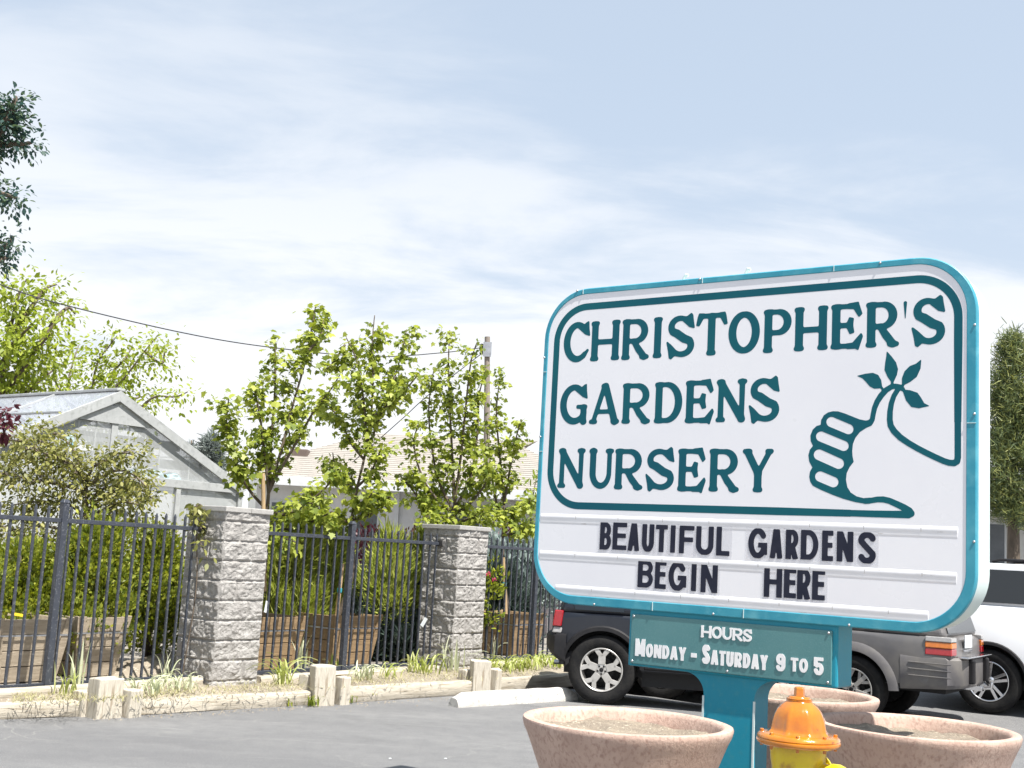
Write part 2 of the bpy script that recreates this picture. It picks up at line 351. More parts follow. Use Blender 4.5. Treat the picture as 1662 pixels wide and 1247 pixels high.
# ------------------------------------------------------------------ stone pillars
def pillar(corner, label, seed, w=.61, zt=1.965, base=.0):
    root = thing('stone_pillar', label, 'pillar', (corner.x, corner.y, 0), FA, 'split face block pillars in the iron fence')
    # local frame: x along the fence, y = towards the yard (from the corner, -NRM)
    rng = random.Random(seed); course = .2075; z0 = base
    mb = MB(); st = .0125
    nz = int((zt-z0)/st); nw = int(w/st)
    def depth(face, u, z):
        k = int((z-z0)/course); zz = (z-z0)-k*course
        cut = [(.40, .20), (.61, .2), (.22, .41)][(k*2+face+seed) % 3][0]
        du = min(abs(u-cut), 9) if cut < w-.02 else 9
        e = min(zz, course-zz); e = min(e, du)
        groove = max(0, 1-e/.016)
        p = Vector((u*1.0+face*7.3, z, k*3.1+(5 if u > cut else 0)+seed*11))
        rock = noise.fractal(Vector((p.x*9, p.y*9, p.z)), 1.0, 2.0, 5)*.015+noise.noise(Vector((p.x*4, p.y*4, p.z+9)))*.010
        rid = abs(noise.noise(Vector((p.x*16+4, p.y*22, p.z))))*.016
        edge = min(1, e/.018)
        return (rock+rid+.006)*edge*(.55+.45*edge)-.012*groove
    faces = [((0, 0), (1, 0), (0, -1)), ((w, 0), (0, 1), (1, 0)), ((w, w), (-1, 0), (0, 1)), ((0, w), (0, -1), (-1, 0))]
    for fi, (o, d, nr) in enumerate(faces):
        base_i = len(mb.v)
        for i in range(nw+1):
            for j in range(nz+1):
                u = w*i/nw; z = z0+(zt-z0)*j/nz
                ed = min(u, w-u); dd = depth(fi, u, z)
                if ed < .012: dd = min(dd, .0)*0
                mb.v.append((o[0]+d[0]*u+nr[0]*dd, o[1]+d[1]*u+nr[1]*dd, z))
        for i in range(nw):
            for j in range(nz):
                a = base_i+i*(nz+1)+j; mb.f.append((a, a+nz+1, a+nz+2, a+1))
    mb.build('block_shaft', M['stone'], root)
    cp = MB()
    for a, b in ((-.028, w*.53), (w*.53+.004, w+.028)): cp.box2((a, -.028, zt), (b, w+.028, zt+.058))
    cp.build('cap', M['capstone'], root, bevel=.008)
    return root
P1 = C1.copy(); P2 = C1+E*3.9
pillar(P1, 'grey split-face block pillar on the left, at the end of the leftmost fence panel', 1)
pillar(P2, 'grey split-face block pillar between the young maples and the teal sign', 2)

# ------------------------------------------------------------------ iron fence
def picket_mesh():
    mb = MB(); h = 1.70; a = .0105
    mb.hexa([(-a, -a, .0), (a, -a, .0), (a, a, .0), (-a, a, .0)], [(-a, -a, h-.03), (a, -a, h-.03), (a, a, h-.03), (-a, a, h-.03)])
    mb.hexa([(-a, -a, h-.03), (a, -a, h-.03), (a, a, h-.03), (-a, a, h-.03)], [(-.003, -.003, h), (.003, -.003, h), (.003, .003, h), (-.003, .003, h)])
    return mb
PICK = None
def fence(s0, s1, posts, label):
    global PICK
    root = thing('iron_fence', label, 'fence', tuple(F0+E*s0+Vector((0, 0, .205))), FA, 'dark iron picket fence panels between the stone pillars')
    Lf = s1-s0
    post_x = [p-s0 for p in posts]
    segs = []; a = 0
    for p in post_x: segs.append((a, p-.034)); a = p+.034
    segs.append((a, Lf)); segs = [q for q in segs if q[1]-q[0] > .1]
    for zc in (1.565, .025):
        for (a, b) in segs:
            MB().box2((a, -.019, zc-.021), (b, .019, zc+.021)).build('rail', M['iron'], root, bevel=.004)
    for p in post_x:
        mb = MB(); mb.box2((p-.034, -.034, -.1), (p+.034, .034, 1.735)); po = mb.build('post', M['iron'], root, bevel=.005)
        MB().hexa([(p-.039, -.039, 1.735), (p+.039, -.039, 1.735), (p+.039, .039, 1.735), (p-.039, .039, 1.735)], [(p-.022, -.022, 1.772), (p+.022, -.022, 1.772), (p+.022, .022, 1.772), (p-.022, .022, 1.772)]).build('post_cap', M['iron'], po, bevel=.003)
    for end, pos in (('a', 0), ('b', Lf)):
        if abs(s0+pos) < .06 or abs(s0+pos-.61) < .05 or abs(s0+pos-3.9) < .06 or abs(s0+pos-4.51) < .05:
            MB().box2((pos-.035, -.035, 1.53), (pos+.035, .035, 1.60)).build('bracket', M['black'], root, bevel=.004)
    x = .06
    rng = random.Random(int(s0*10))
    while x < Lf-.03:
        if all(abs(x-p) > .06 for p in post_x):
            if PICK is None:
                PICK = picket_mesh().build('picket', M['iron'], root); o = PICK
            else:
                o = PICK.copy(); COL.objects.link(o); o.parent = root
            o.location = (x, .0, rng.uniform(-.006, .006)); o.rotation_euler = (rng.uniform(-.004, .004), rng.uniform(-.004, .004), 0)
        x += .1235
fence(-4.3, -.04, [-1.72], 'dark iron picket fence panel left of the left stone pillar')
fence(.65, 3.86, [2.21], 'dark iron picket fence panel between the two stone pillars')
fence(4.55, 8.6, [6.06], 'dark iron picket fence panel running behind the teal sign and dark vehicle')

# ------------------------------------------------------------------ landscape timbers along the bed
def timber(a, b, label, h=.15, w=.15, z=-.01, rough_seed=0, name='landscape_timber'):
    a = Vector(a); b = Vector(b); d = b-a; Lg = d.length; ang = math.atan2(d.y, d.x)
    mb = MB(); nxs = max(6, int(Lg/.12)); prof = [(-w/2+.015, 0), (-w/2, .02), (-w/2, h*.5), (-w/2, h-.025), (-w/2+.02, h), (0, h+.003), (w/2-.02, h), (w/2, h-.025), (w/2, h*.5), (w/2, .02), (w/2-.015, 0)]
    rng = random.Random(rough_seed); m = len(prof)
    for i in range(nxs+1):
        x = Lg*i/nxs
        for k, (y, zz) in enumerate(prof):
            j = noise.noise(Vector((x*1.3, k*.9, rough_seed*3.7)))*.010+noise.noise(Vector((x*7, k*2.1, rough_seed)))*.004
            mb.v.append((x+(rng.uniform(-.008, .008) if i in (0, nxs) else 0), y+j, zz+j*.7))
    for i in range(nxs):
        for k in range(m):
            k2 = (k+1) % m; mb.f.append((i*m+k, i*m+k2, (i+1)*m+k2, (i+1)*m+k))
    mb.f += [tuple(range(m)), tuple(nxs*m+k for k in range(m))]
    o = mb.build(name, M['timber'], smooth=True)
    o.location = (a.x, a.y, z+a.z); o.rotation_euler = (0, 0, ang)
    return tag(o, label, 'timber', 'weathered timbers edging the planting bed')
off = Vector((-.03, .07, 0))
fr = [p+off for p in FRONT]
def cutseg(a, b, t0, t1): return a.lerp(b, t0), a.lerp(b, t1)
PA, PB, PC = at_ground(170, 1164), at_ground(521, 1144), at_ground(778, 1127)
for p in (PA, PB, PC): p.z = 0
timber(fr[1], PA+Vector((-.14, -.02, 0))+off, 'pale timber edging at the far left, left of the first timber post', rough_seed=1)
timber(PA+Vector((.12, .10, 0))+off, PB+Vector((-.12, -.10, 0))+off, 'pale timber edging between the left and middle timber posts, below the left stone pillar', rough_seed=2)
timber(PB+Vector((.14, .15, 0))+off, PC+Vector((-.11, -.11, 0))+off, 'pale timber edging with weeds at its foot, between the middle and right timber posts', rough_seed=3, h=.17)
timber(PC+Vector((.16, .16, 0))+off, fr[-2], 'pale timber edging right of the last timber post, ending behind the dark vehicle', rough_seed=4, h=.17)
# upper timbers at the foot of the pickets
u0, u1 = F0+NRM*.13+E*(-4.2), F0+NRM*.13+E*(-.02)
timber(u0, u1, 'upper weathered timber under the leftmost fence panel, its split end at the left pillar', h=.085, w=.13, z=.15, rough_seed=6)
u0, u1 = F0+NRM*.2+E*.72, F0+NRM*.2+E*3.75
timber(u0, u1, 'upper weathered timber under the fence panel between the two stone pillars', h=.10, w=.12, z=.12, rough_seed=7)
u0, u1 = F0+NRM*.2+E*4.6, F0+NRM*.2+E*8.4
timber(u0, u1, 'upper weathered timber under the fence right of the right stone pillar', h=.10, w=.12, z=.12, rough_seed=8)

def wpost(p, w, d, h, label, seed, round_=False):
    rot = FA+random.Random(seed+50).uniform(-.12, .12)-(.55 if seed in (4, 7) else 0)
    mb = MB(); ns = 8; seg = 14 if round_ else 4; rng = random.Random(seed)
    if round_:
        prof = [(w/2*.99, 0), (w/2, h*.3), (w/2*.98, h*.7), (w/2*.96, h-.02), (w/2*.88, h), (0.001, h+.006)]
        mb.lathe(prof, 18, rfun=lambda a, z: 1+.035*math.sin(3*a+seed)+.02*math.sin(7*a+z*4))
    else:
        n_ = 7; ring_ = [(-w/2, -d/2), (0, -d/2*1.02), (w/2, -d/2), (w/2*1.02, 0), (w/2, d/2), (0, d/2), (-w/2, d/2), (-w/2*1.01, 0)]
        for i in range(n_+1):
            z = h*i/n_
            for k, (x, y) in enumerate(ring_):
                j = 1+.05*noise.noise(Vector((k*1.7, z*5, seed*2.3))); mb.v.append((x*j, y*j, z+(.012*noise.noise(Vector((k*1.1, seed, 3))) if i == n_ else 0)))
        for i in range(n_):
            for k in range(8): k2 = (k+1) % 8; mb.f.append((i*8+k, i*8+k2, (i+1)*8+k2, (i+1)*8+k))
        mb.f += [tuple(range(7, -1, -1)), tuple(n_*8+k for k in range(8))]
    o = mb.build('timber_post', M['timber_end'], smooth=round_, bevel=0 if round_ else .012)
    o.location = (p.x, p.y, -.02); o.rotation_euler = (rng.uniform(-.015, .015), rng.uniform(-.02, .02), rot)
    return tag(o, label, 'post', 'weathered timber posts staking the bed edging')
fd = (PB-PA).normalized(); vr = Vector((1, 0, 0))
wpost(PA+Vector((-.01, -.02, 0)), .26, .2, .375, 'tall knotty timber post, leftmost cluster, standing above its two short neighbours', 1)
wpost(PA+Vector((.20, .10, 0)), .15, .14, .27, 'short timber post right beside the leftmost tall knotty post', 2)
wpost(PA+Vector((-.20, .02, 0)), .18, .16, .245, 'short timber block on the left side of the leftmost tall knotty post', 3)
wpost(PB+Vector((0, .0, 0)), .23, .2, .43, 'tall whitish timber post in the middle cluster, in front of the box planters', 4)
wpost(PB+Vector((.20, .12, 0)), .13, .12, .31, 'short timber post right beside the tall middle post', 5)
wpost(PB+Vector((-.18, .1, 0)), .15, .13, .31, 'short timber block behind the left side of the tall middle post', 6)
wpost(PC+Vector((0, .0, 0)), .22, .2, .42, 'tall whitish timber post in front of the right stone pillar', 7)
wpost(PC+Vector((.18, .14, 0)), .12, .12, .31, 'short timber post right beside the post before the right pillar', 8)
wpost(PC+Vector((-.17, .12, 0)), .16, .13, .29, 'short timber block left of the post before the right pillar', 9)

# concrete wheel stop
a, b = at_ground(748, 1150), at_ground(921, 1138)
a = at_ground(735, 1149); b = at_ground(930, 1137); d = (b-a); Lw = d.length
mb = MB()
prof = [(-.085, 0), (-.085, .05), (-.055, .135), (-.03, .15), (.03, .15), (.055, .135), (.085, .05), (.085, 0)]
nn_ = 30
for i in range(nn_+1):
    x = Lw*i/nn_; t = min(1, min(x, Lw-x)/.14); t = .62+.38*t
    for k, (y, z) in enumerate(prof):
        j = noise.noise(Vector((x*5, k*1.3, 4)))*.006; mb.v.append((x, y*(.85+.15*t)+j, z*t+(j if z > .01 else 0)))
m_ = len(prof)
for i in range(nn_):
    for k in range(m_-1): mb.f.append((i*m_+k, i*m_+k+1, (i+1)*m_+k+1, (i+1)*m_+k))
mb.f += [tuple(range(m_)), tuple(nn_*m_+k for k in range(m_))]
o = mb.build('wheel_stop', M['concrete'], smooth=True); o.location = (a.x, a.y+.08, 0); o.rotation_euler = (0, 0, math.atan2(d.y, d.x))
tag(o, 'worn white concrete wheel stop on the asphalt beside the dark vehicle', 'wheel stop')

# ------------------------------------------------------------------ lettering: every glyph is a smooth union of strokes, cut out as flat plates
HOM = (0.00720378257, 0.000196420738, -9.05643038, 0.00132378027, -0.0064201655, 7.36915757, 0.000559726288, 0.000139961411)
UC = .1875
def uz(x, y):
    w = HOM[6]*x+HOM[7]*y+1
    return ((HOM[0]*x+HOM[1]*y+HOM[2])/w+UC, (HOM[3]*x+HOM[4]*y+HOM[5])/w)
def sd_caps(X, Y, pts, r):
    best = None; n = len(pts)
    rr = r if hasattr(r, '__len__') else [r]*n
    for i in range(n-1):
        (ax, ay), (bx, by) = pts[i], pts[i+1]; dx, dy = bx-ax, by-ay; l2 = dx*dx+dy*dy+1e-12
        t = np.clip(((X-ax)*dx+(Y-ay)*dy)/l2, 0, 1)
        d = np.hypot(X-ax-t*dx, Y-ay-t*dy)-(rr[i]+(rr[i+1]-rr[i])*t)
        best = d if best is None else np.minimum(best, d)
    return best
def sd_box(X, Y, p, q, hw, rnd=.012):
    (ax, ay), (bx, by) = p, q; dx, dy = bx-ax, by-ay; l = math.hypot(dx, dy); dx /= l; dy /= l
    u = (X-ax)*dx+(Y-ay)*dy-l/2; v = -(X-ax)*dy+(Y-ay)*dx
    qx = np.abs(u)-l/2+rnd; qy = np.abs(v)-hw+rnd
    return np.hypot(np.maximum(qx, 0), np.maximum(qy, 0))+np.minimum(np.maximum(qx, qy), 0)-rnd
def sd_poly(X, Y, P):
    d = np.full(X.shape, 1e9); ins = np.zeros(X.shape, bool); n = len(P)
    for i in range(n):
        (ax, ay), (bx, by) = P[i], P[(i+1) % n]; dx, dy = bx-ax, by-ay
        t = np.clip(((X-ax)*dx+(Y-ay)*dy)/(dx*dx+dy*dy+1e-12), 0, 1)
        d = np.minimum(d, np.hypot(X-ax-t*dx, Y-ay-t*dy))
        c = ((ay > Y) != (by > Y)) & (X < (bx-ax)*(Y-ay)/((by-ay) if abs(by-ay) > 1e-12 else 1e-12)+ax)
        ins ^= c
    return np.where(ins, -d, d)
def smin(a, b, k):
    if k <= 0: return np.minimum(a, b)
    h = np.maximum(k-np.abs(a-b), 0)/k; return np.minimum(a, b)-h*h*k*.25
def arc(cx, cy, rx, ry, a0, a1, n=22):
    return [(cx+rx*math.cos(math.radians(a0+(a1-a0)*i/n)), cy+ry*math.sin(math.radians(a0+(a1-a0)*i/n))) for i in range(n+1)]
def lin(a, b, n): return [a+(b-a)*i/n for i in range(n+1)]
def bulge(a, m, b, n=22):      # stroke radius thin - thick - thin
    return [(a+(m-a)*math.sin(math.pi*i/n)) if i <= n/2 else (b+(m-b)*math.sin(math.pi*i/n)) for i in range(n+1)]

def glyph_serif(ch, W):
    S, SR = .085, .044          # stem and serif radius
    c, p = [], []
    def serif(x, y, l=.068, r=.068): c.append(([(x-l, y), (x+r, y)], SR))
    def stem(x, y0=.09, y1=.91, top=True, bot=True, r=S):
        c.append(([(x, y0), (x, y1)], r))
        if bot: serif(x, SR)
        if top: serif(x, 1-SR)
    xl, xr = .110, W-.110
    if ch == 'H': stem(xl); stem(xr); c.append(([(xl, .47), (xr, .47)], .058))
    elif ch == 'I': stem(W/2)
    elif ch == 'T':
        stem(W/2, top=False); c.append(([(.10, .945), (W-.10, .945)], .05))
        p += [[(.0, .74), (.035, .93), (.06, 1.0), (.17, .99), (.15, .90), (.05, .73)], [(W, .74), (W-.035, .93), (W-.06, 1.0), (W-.17, .99), (W-.15, .90), (W-.05, .73)]]
    elif ch == 'O': c.append((arc(W/2, .5, W/2-.085, .425, 0, 360, 48), [.062+.026*abs(math.cos(2*math.pi*i/48)) for i in range(49)]))
    elif ch in 'CG':
        c.append((arc(W*.53, .5, W*.53-.085, .44, 52, 312 if ch == 'C' else 330, 30), [.045]+[.052+.036*math.sin(math.pi*i/29) for i in range(30)]))
        p.append([(W-.13, .70), (W-.015, .66), (W-.045, .84), (W-.055, .995), (W-.10, .975), (W-.20, .90), (W*.5, .965), (W*.5, .90)])
        if ch == 'G': c.append(([(W-.10, .05), (W-.10, .40)], .078)); c.append(([(W-.27, .43), (W-.045, .43)], .042)); c.append(([(W-.10, .042), (W-.05, .042)], .042))
        else: c.append(([(W-.16, .14), (W-.05, .27)], [.05, .026]))
    elif ch in 'PRB':
        stem(xl)
        c.append(([(xl, .95)]+[(W*.5, .945)]+arc(W*.5, .70, W*.5-.10-(.03 if ch == 'R' else 0), .245, 90, -90, 16)+[(xl, .455)], [.05, .05]+bulge(.052, .085, .052, 16)+[.05]))
        if ch == 'R':
            c.append(([(W*.44, .44), (W*.62, .24), (W-.13, .05)], [.06, .078, .075])); c.append(([(W-.20, SR), (W-.045, SR)], SR))
    elif ch == 'E':
        stem(xl); c.append(([(xl, .952), (W-.15, .952)], .046)); c.append(([(xl, .048), (W-.15, .048)], .046)); c.append(([(xl, .52), (W*.62, .52)], .05))
        p += [[(W-.07, .72), (W-.18, .90), (W-.32, .92), (W-.30, 1.0), (W-.10, 1.02), (W-.09, .98), (W-.02, .77)],
              [(W-.02, .30), (W-.20, .10), (W-.34, .08), (W-.32, 0), (W-.14, .0), (W-.09, -.03), (W, .25)],
              [(W*.62, .34), (W*.50, .52), (W*.60, .68), (W*.70, .66), (W*.68, .52), (W*.72, .36)]]
    elif ch == 'A':
        c.append(([(.11, .05), (W*.5-.02, .95)], [.052, .062])); c.append(([(W-.12, .05), (W*.5+.02, .95)], [.088, .08])); c.append(([(W*.27, .30), (W*.74, .30)], .046))
        serif(.105, SR); serif(W-.105, SR); c.append(([(W*.5-.07, .965), (W*.5+.03, .965)], .036))
    elif ch == 'D':
        stem(xl); c.append(([(xl, .95), (W*.40, .95)]+arc(W*.42, .5, W*.58-.085, .45, 90, -90, 22)+[(xl, .05)], [.048, .048]+bulge(.052, .09, .052, 22)+[.048]))
    elif ch == 'N':
        c.append(([(xl, .09), (xl, .92)], [.062, .055])); serif(xl, SR); c.append(([(xr, .06), (xr, .95)], [.05, .06])); serif(xr, 1-SR)
        c.append(([(xl, .93), (xr-.01, .07)], .084)); c.append(([(.045, 1-SR), (xl+.05, 1-SR)], SR)); c.append(([(xr-.03, .045), (xr+.03, .045)], .04))
    elif ch == 'U':
        c.append(([(xl, .95), (xl, .40)]+arc(W/2, .40, W/2-xl, .335, 180, 360, 18)+[(xr, .95)], [.08, .08]+lin(.08, .055, 18)+[.055])); serif(xl, 1-SR); serif(xr, 1-SR)
    elif ch == 'Y':
        c.append(([(W/2, .09), (W/2, .45)], .084)); c.append(([(W/2, .43), (.13, .92)], .078)); c.append(([(W/2, .43), (W-.12, .93)], .054))
        serif(W/2, SR); serif(.115, 1-SR); serif(W-.115, 1-SR, .05, .05)
    elif ch == 'S':
        pts = [(W-.17, .86)]+arc(W*.47, .735, W*.47-.11, .205, 70, 215, 12)+[(W*.36, .57), (W*.62, .44)]+arc(W*.54, .265, W*.46-.085, .205, 35, -110, 12)+[(W*.2, .14)]
        c.append((pts, [.05]+lin(.052, .082, 12)+[.092, .092]+lin(.084, .055, 12)+[.045]))
        p += [[(W-.02, .70), (W-.13, .73), (W-.28, .86), (W-.32, .955), (W-.20, .96), (W-.10, 1.03), (W-.07, 1.0), (W-.05, .86)],
              [(.01, .36), (.11, .28), (.26, .13), (.32, .04), (.20, .04), (.12, -.03), (.085, -.01), (.06, .15)]]
    elif ch == "'":
        c.append(([(W/2-.005, .90), (W/2, .06)], [.5*W*.9, .022])); return c, p
    return c, p
def glyph_sans(ch, W, t=.088):
    b, c, p = [], [], []
    L_, R_ = t, W-t
    def V(x, y0=0, y1=1): b.append(((x, y0), (x, y1), t))
    def Hh(y, x0, x1, k=.84): b.append(((x0, y), (x1, y), t*k))
    k = t*.84
    if ch in 'IT1': V(W/2)
    if ch == 'T': Hh(1-k, 0, W)
    if ch in 'LEF':
        V(L_)
        if ch in 'LE': Hh(k, 0, W)
        if ch in 'EF': Hh(1-k, 0, W); Hh(.52 if ch == 'E' else .50, 0, W*.93)
    if ch in 'BRP':
        V(L_); ym = .52 if ch != 'R' else .46
        c.append(([(L_, 1-k), (W*.52, 1-k)]+arc(W*.50, (1-k+ym)/2, W*.50-t-(.02 if ch == 'B' else 0), (1-k-ym)/2, 90, -90, 14)+[(L_, ym)], k*1.05))
        if ch == 'B': c.append(([(L_, ym), (W*.52, ym)]+arc(W*.50, (ym+k)/2, W*.50-t, (ym-k)/2, 90, -90, 14)+[(L_, k)], k*1.05))
        if ch == 'R': b.append(((W*.50, ym-.02), (W-t*1.05, 0), t))
    if ch == 'H': V(L_); V(R_); Hh(.51, 0, W)
    if ch == 'N': V(L_); V(R_); b.append(((L_*1.0, 1), (R_*1.0, 0), t*1.02))
    if ch == 'M': V(L_); V(R_); b.append(((L_, 1), (W/2, .12), t*.9)); b.append(((R_, 1), (W/2, .12), t*.9))
    if ch == 'A': b.append(((t, 0), (W/2-.02, 1), t*.95)); b.append(((W-t, 0), (W/2+.02, 1), t*.95)); Hh(.27, W*.25, W*.75, .8)
    if ch == 'U': c.append(([(L_, .97), (L_, .34)]+arc(W/2, .34, W/2-t, .34-k, 180, 360, 16)+[(R_, .97)], t))
    if ch == 'D': V(L_); c.append(([(L_, 1-k), (W*.42, 1-k)]+arc(W*.42, .5, W*.58-t, .5-k, 90, -90, 18)+[(L_, k)], k*1.1))
    if ch == 'O': c.append((arc(W/2, .5, W/2-t, .5-k, 0, 360, 32), t))
    if ch in 'GC':
        c.append((arc(W/2, .5, W/2-t, .5-k, 38, 330 if ch == 'G' else 322, 26), t))
        if ch == 'G': b.append(((W*.52, .44), (W, .44), k)); b.append(((R_, .12), (R_, .44), t))
    if ch == 'S':
        pts = arc(W/2, .745, W/2-t, .255-k, 20, 200, 14)+[(W*.38, .57), (W*.62, .43)]+arc(W/2, .26, W/2-t, .26-k, 20, -160, 14); c.append((pts, t))
    if ch == 'Y': b.append(((W/2, 0), (W/2, .5), t)); b.append(((W/2, .40), (t*.9, 1), t*.95)); b.append(((W/2, .40), (W-t*.9, 1), t*.95))
    if ch == '-': b.append(((0, .5), (W, .5), .5))
    if ch == '9': c.append((arc(W/2, .69, W/2-t, .31-k, 0, 360, 26), t)); c.append(([(R_, .69), (R_, .32)]+arc(W/2, .30, W/2-t, .30-k, 0, -160, 14), t))
    if ch == '5':
        b.append(((0, 1-k), (W*.96, 1-k), k)); b.append(((t, .48), (t, 1), t)); c.append((arc(W/2, .34, W/2-t, .34-k, 128, -160, 20), t))
    return b, c, p
def field_glyph(ch, W, X, Y, style, t=.088):
    f = None
    if style == 'serif':
        c, p = glyph_serif(ch, W); k = .035
        for pts, r in c: d = sd_caps(X, Y, pts, r); f = d if f is None else smin(f, d, k)
        for q in p: d = sd_poly(X, Y, q)-.012; f = smin(f, d, .02)
    else:
        b, c, p = glyph_sans(ch, W, t)
        for a, q, hw in b: d = sd_box(X, Y, a, q, hw); f = d if f is None else smin(f, d, .0)
        for pts, r in c: d = sd_caps(X, Y, pts, r); f = d if f is None else smin(f, d, .0)
        box = np.maximum(np.maximum(-X, X-W), np.maximum(-Y, Y-1)); f = np.maximum(f, box)
    return f
def sheet(mb, f, X, Y, to3, thick):
    """marching squares: the inside of field f (f<0) becomes a flat plate of the given thickness"""
    ny, nx = f.shape; top = {}; vid = {}
    def vert(key, x, y):
        if key not in vid:
            a, b = to3(x, y, thick), to3(x, y, 0.0); vid[key] = (len(mb.v), len(mb.v)+1); mb.v += [tuple(a), tuple(b)]
        return vid[key]
    F = f
    for j in range(ny-1):
        row = F[j:j+2]
        if row.min() >= 0: continue
        for i in range(nx-1):
            q = (F[j, i], F[j, i+1], F[j+1, i+1], F[j+1, i])
            if q[0] >= 0 and q[1] >= 0 and q[2] >= 0 and q[3] >= 0: continue
            cs = ((j, i), (j, i+1), (j+1, i+1), (j+1, i)); poly = []
            for k in range(4):
                a, b = cs[k], cs[(k+1) % 4]; fa, fb = q[k], q[(k+1) % 4]
                if fa < 0: poly.append((vert(a, X[a], Y[a]), False))
                if (fa < 0) != (fb < 0):
                    t = fa/(fa-fb); key = (min(a, b), max(a, b))
                    poly.append((vert(key, X[a]+(X[b]-X[a])*t, Y[a]+(Y[b]-Y[a])*t), True))
            if len(poly) >= 3: mb.f.append(tuple(v[0][0] for v in poly))
            n = len(poly)
            for k in range(n):
                (va, ea), (vb, eb) = poly[k], poly[(k+1) % n]
                if ea and eb and thick > 0: mb.f.append((vb[0], va[0], va[1], vb[1]))
Z8 = (900, 470, 660/1662); Z2B = (840, 820, 420/1662); Z3B = (1200, 800, 462/1600); Z1B = (1280, 560, 320/1330)
def pxz(z, x, y): return (z[0]+x*z[2], z[1]+y*z[2])
def gbox(z, x0, x1, yt, yb):
    xm, ym = (x0+x1)/2, (yt+yb)/2
    u0 = uz(*pxz(z, x0, ym))[0]; u1 = uz(*pxz(z, x1, ym))[0]; v1 = uz(*pxz(z, xm, yt))[1]; v0 = uz(*pxz(z, xm, yb))[1]
    return u0, u1, v0, v1
def put_glyph(mb, ch, box, style, y, thick, t=.088, n=52, bold=0):
    u0, u1, v0, v1 = box; h = v1-v0; W = (u1-u0)/h; m = .06
    gx = np.arange(-m, W+m+1e-6, 1/n); gy = np.arange(-m, 1+m+1e-6, 1/n); X, Y = np.meshgrid(gx, gy)
    f = field_glyph(ch, W, X, Y, style, t)-bold
    sheet(mb, f, X, Y, lambda a, b, k: (u0+a*h, y-k, v0+b*h), thick)
TITLE = [
 [('C', 42, 145, 132, 292), ('H', 152, 267, 128, 287), ('R', 279, 388, 123, 284), ('I', 400, 447, 116, 277), ('S', 462, 573, 107, 276), ('T', 583, 704, 97, 267), ('O', 715, 838, 90, 263), ('P', 857, 970, 86, 257), ('H', 983, 1117, 75, 249), ('E', 1133, 1258, 64, 242), ('R', 1276, 1408, 57, 235), ("'", 1427, 1443, 48, 122), ('S', 1463, 1597, 38, 226)],
 [('G', 27, 135, 388, 546), ('A', 148, 266, 388, 546), ('R', 280, 393, 387, 546), ('D', 412, 521, 383, 544), ('E', 538, 650, 375, 545), ('N', 664, 785, 371, 541), ('S', 798, 920, 364, 542)],
 [('N', 18, 124, 650, 808), ('U', 143, 240, 653, 812), ('R', 249, 362, 654, 815), ('S', 376, 490, 652, 818), ('E', 507, 617, 655, 826), ('R', 635, 755, 656, 826), ('Y', 770, 897, 656, 828)]]
MARQ = [('Z2B', 'B', 533, 607, 112, 287), ('Z2B', 'E', 615, 705, 113, 288), ('Z2B', 'A', 712, 788, 118, 295), ('Z2B', 'U', 803, 880, 123, 300), ('Z2B', 'T', 890, 966, 127, 303), ('Z2B', 'I', 977, 1025, 130, 306), ('Z2B', 'F', 1042, 1137, 133, 312), ('Z2B', 'U', 1150, 1262, 137, 320), ('Z2B', 'L', 1280, 1366, 140, 326),
 ('Z3B', 'G', 53, 160, 200, 368), ('Z3B', 'A', 174, 247, 205, 370), ('Z3B', 'R', 263, 336, 208, 374), ('Z3B', 'D', 348, 448, 210, 377), ('Z3B', 'E', 467, 530, 213, 384), ('Z3B', 'N', 550, 643, 218, 388), ('Z3B', 'S', 670, 770, 222, 398),
 ('Z2B', 'B', 776, 876, 352, 530), ('Z2B', 'E', 886, 958, 358, 538), ('Z2B', 'G', 973, 1088, 363, 550), ('Z2B', 'I', 1111, 1160, 372, 553), ('Z2B', 'N', 1180, 1288, 378, 563),
 ('Z3B', 'H', 141, 243, 418, 588), ('Z3B', 'E', 253, 322, 424, 592), ('Z3B', 'R', 327, 404, 428, 600), ('Z3B', 'E', 412, 484, 432, 604)]
